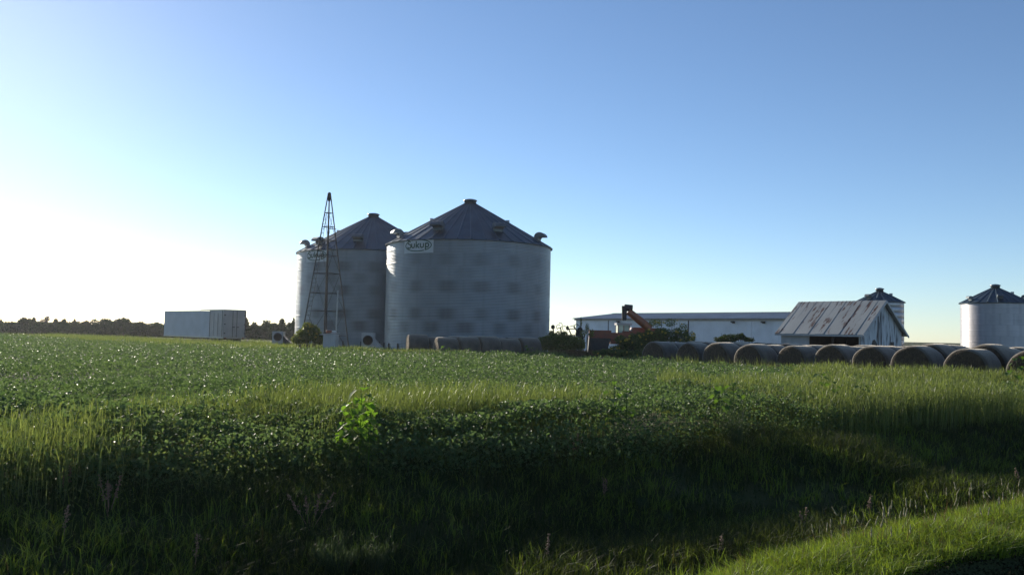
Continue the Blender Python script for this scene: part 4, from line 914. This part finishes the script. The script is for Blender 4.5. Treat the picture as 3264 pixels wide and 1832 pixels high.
velvetleaf(1112, 1300, 12.3, 1.1, .20, 15, .11, 'shorter bright green weed leaning out left of the tallest one')
velvetleaf(1178, 1308, 12.4, 1.1, .20, 14, .10, 'low bright green weed to the right of the tallest one')
velvetleaf(1955, 1216, 15.5, 1.3, .20, 12, .12, 'pair of limp bright green leaves left weed of the right half')
velvetleaf(1995, 1240, 15.8, 1.2, .20, 12, .12, 'bright green weed just above the dark crop front, right of centre')
velvetleaf(2290, 1228, 17.6, 1.2, .28, 20, .13, 'spreading bright green weed rising from yellow grass below the fourth bale')
velvetleaf(2335, 1224, 18.0, 1.2, .30, 16, .13, 'bright green weed with level leaves beside the spreading one')
velvetleaf(2615, 1182, 22, 1.2, .32, 14, .15, 'small bright weed near the crop below the sixth bale')
velvetleaf(2655, 1220, 21, 1.1, .30, 16, .14, 'pale green weed clump in tall grass below the barn')
velvetleaf(2748, 1232, 21, 1.1, .34, 18, .14, 'wide bright green weed clump in tall grass right of the pale one')
velvetleaf(3240, 1135, 30, 1.2, .34, 14, .17, 'bright green weed at the right edge before the last bale')
velvetleaf(1690, 1103, 58, 1.1, .34, 10, .26, 'light green weed at the right end of the big bin bales')
velvetleaf(1418, 1103, 57, 1.1, .40, 10, .26, 'light green weed before the big bin bales, left one')
velvetleaf(330, 1395, 11.4, 1., .2, 9, .10, 'bright leaved weed low in the left foreground crop edge')

def dock(px, py, h, label, n=3, lean=.2, col='seed'):
    p = ground_at(px, py); r = empty('dock_stalk', p, 0, label, 'dry weed', 'dry seeding weed stalks in the ditch'); b = MB(); s = MB()
    for k in range(n):
        l = Vector(((k - (n - 1) / 2) * lean + rng.uniform(-.08, .08), rng.uniform(-.1, .1), 1)) * h * rng.uniform(.75, 1.); b0 = Vector((0, 0, 0)) if k == 0 else Vector((l.x * .15, 0, h * .12)); b.tube(b0, l, .0045, .003, 5)
        for q in range(34):
            t = rng.uniform(.42, 1.0); c = b0.lerp(l, t) + Vector(rng.normal(0, .012, 3)); e = rng.uniform(.006, .013); s.lathe([(.001, -e), (e, 0), (.001, e)], 5, mat4=Matrix.Translation(c))
    b.build('stalk', M[col], r); tag(s.build('seeds', M[col], r), kind='stuff')
D = [(990, 1700, .50, 'branching dry seed stalks in the ditch above the feathery bush', 4, .42), (205, 1590, .45, 'dry seed stalk standing left in the shaded ditch', 2, .3), (345, 1650, .50, 'cluster of pinkish dry stalks in the left ditch', 4, .16),
     (200, 1730, .42, 'single dry stalk low in the left ditch', 1, .1), (1925, 1610, .45, 'dry seed stalk right of centre in the dark ditch', 2, .15), (1742, 1815, .42, 'thick dry seed stalk near the bottom centre', 1, .05), (1830, 1470, .50, 'reddish dry weed at the dark crop foot right of centre', 4, .22),
     (620, 1830, .40, 'single dry seed stalk near the bottom left', 1, .1), (600, 1530, .55, 'pinkish seeding weeds before the crop front at left', 4, .2), (150, 1530, .5, 'silvery seeding weed cluster before the crop at far left', 5, .22), (2300, 1790, .40, 'thin leaning dry stalk beside the grass shoulder', 1, .6), (2560, 1700, .42, 'dry pink stalk above the shoulder grass', 2, .2),
     (2770, 1660, .42, 'dry stalk standing above the middle of the shoulder grass', 2, .15), (3240, 1560, .42, 'dry stalk at the right edge above the shoulder', 2, .2)]
for d in D: dock(d[0], d[1], d[2], d[3], d[4], d[5])
def feathery(px, py, w, h, label, n=2600):
    p = ground_at(px, py); r = empty('feathery_weed', p, 0, label, 'bushy weed'); b = MB(); P = []; 
    for k in range(26):
        a = rng.uniform(0, 6.28); e = Vector((math.cos(a) * w * .5 * rng.uniform(.3, 1), math.sin(a) * w * .35, h * rng.uniform(.6, 1.05))); b.tube((0, 0, 0), e, .004, .002, 4)
        for q in range(n // 26): t = rng.uniform(.25, 1.); c = Vector((0, 0, 0)).lerp(e, t) + Vector(rng.normal(0, .035, 3)); P.append(tuple(c))
    P = np.array(P); P[:, 2] = np.clip(P[:, 2], .02, None)
    veg('foliage', blades(P, rng.uniform(.04, .10, len(P)), .0045, .6), M['feather'], r); b.build('stems', M['feather'], r)
feathery(1065, 1870, .62, .50, 'pale feathery bush weed at the bottom left of centre', 1500)
feathery(1195, 1850, .40, .46, 'thin open feathery weed right of the pale feathery bush', 900)
feathery(2050, 1640, .22, .22, 'small feathery weed in the dark middle of the ditch', 500)
feathery(2130, 1680, .16, .2, 'tiny grey green weed right of the small feathery one', 300)
feathery(2345, 1440, .75, .85, 'tall wispy green weed in front of the dark crop at right', 1600)
feathery(290, 1540, .3, .45, 'small feathery weed before the crop in the left foreground', 700)

# ================================================================== LIGHT AND AIR
SUN_AZ, SUN_EL = R(-34.5), R(18.6)
sd = bpy.data.lights.new('sun', 'SUN'); sd.energy = 5.0; sd.angle = R(.5); sd.color = (1, .90, .76)
so = bpy.data.objects.new('sun', sd); COL.objects.link(so)
sv = Vector((math.sin(SUN_AZ) * math.cos(SUN_EL), math.cos(SUN_AZ) * math.cos(SUN_EL), math.sin(SUN_EL)))
so.rotation_euler = sv.to_track_quat('Z', 'Y').to_euler(); so.location = sv * 60
w = bpy.data.worlds.new('World'); scene.world = w; w.use_nodes = True; nt = w.node_tree; bg = nt.nodes['Background']
sk = nt.nodes.new('ShaderNodeTexSky'); sk.sky_type = 'NISHITA'; sk.sun_disc = False; sk.sun_elevation = SUN_EL; sk.sun_rotation = SUN_AZ
sk.air_density = .78; sk.dust_density = .10; sk.ozone_density = 3.1; sk.altitude = 0
nt.links.new(sk.outputs[0], bg.inputs[0]); bg.inputs[1].default_value = .112
scene.view_settings.view_transform = 'Standard'; scene.view_settings.look = 'None'; scene.view_settings.exposure = .36; scene.view_settings.gamma = 1
scene.render.engine = 'CYCLES'; scene.cycles.max_bounces = 6; scene.cycles.transmission_bounces = 4; scene.cycles.diffuse_bounces = 3

def haze():
    b = MB(); b.box((-420, -60, -2), (420, 420, 16)); m = bpy.data.materials.new('haze'); m.use_nodes = True; nt = m.node_tree
    nt.nodes.remove(nt.nodes['Principled BSDF']); v = nt.nodes.new('ShaderNodeVolumePrincipled'); v.inputs['Color'].default_value = (.92, .95, 1, 1)
    v.inputs['Density'].default_value = .00016; v.inputs['Anisotropy'].default_value = .55; nt.links.new(v.outputs[0], nt.nodes['Material Output'].inputs['Volume'])
    o = b.build('haze', m); tag(o, 'thin pale haze lying over the farm', kind='stuff')
haze()
scene.cycles.volume_bounces = 0
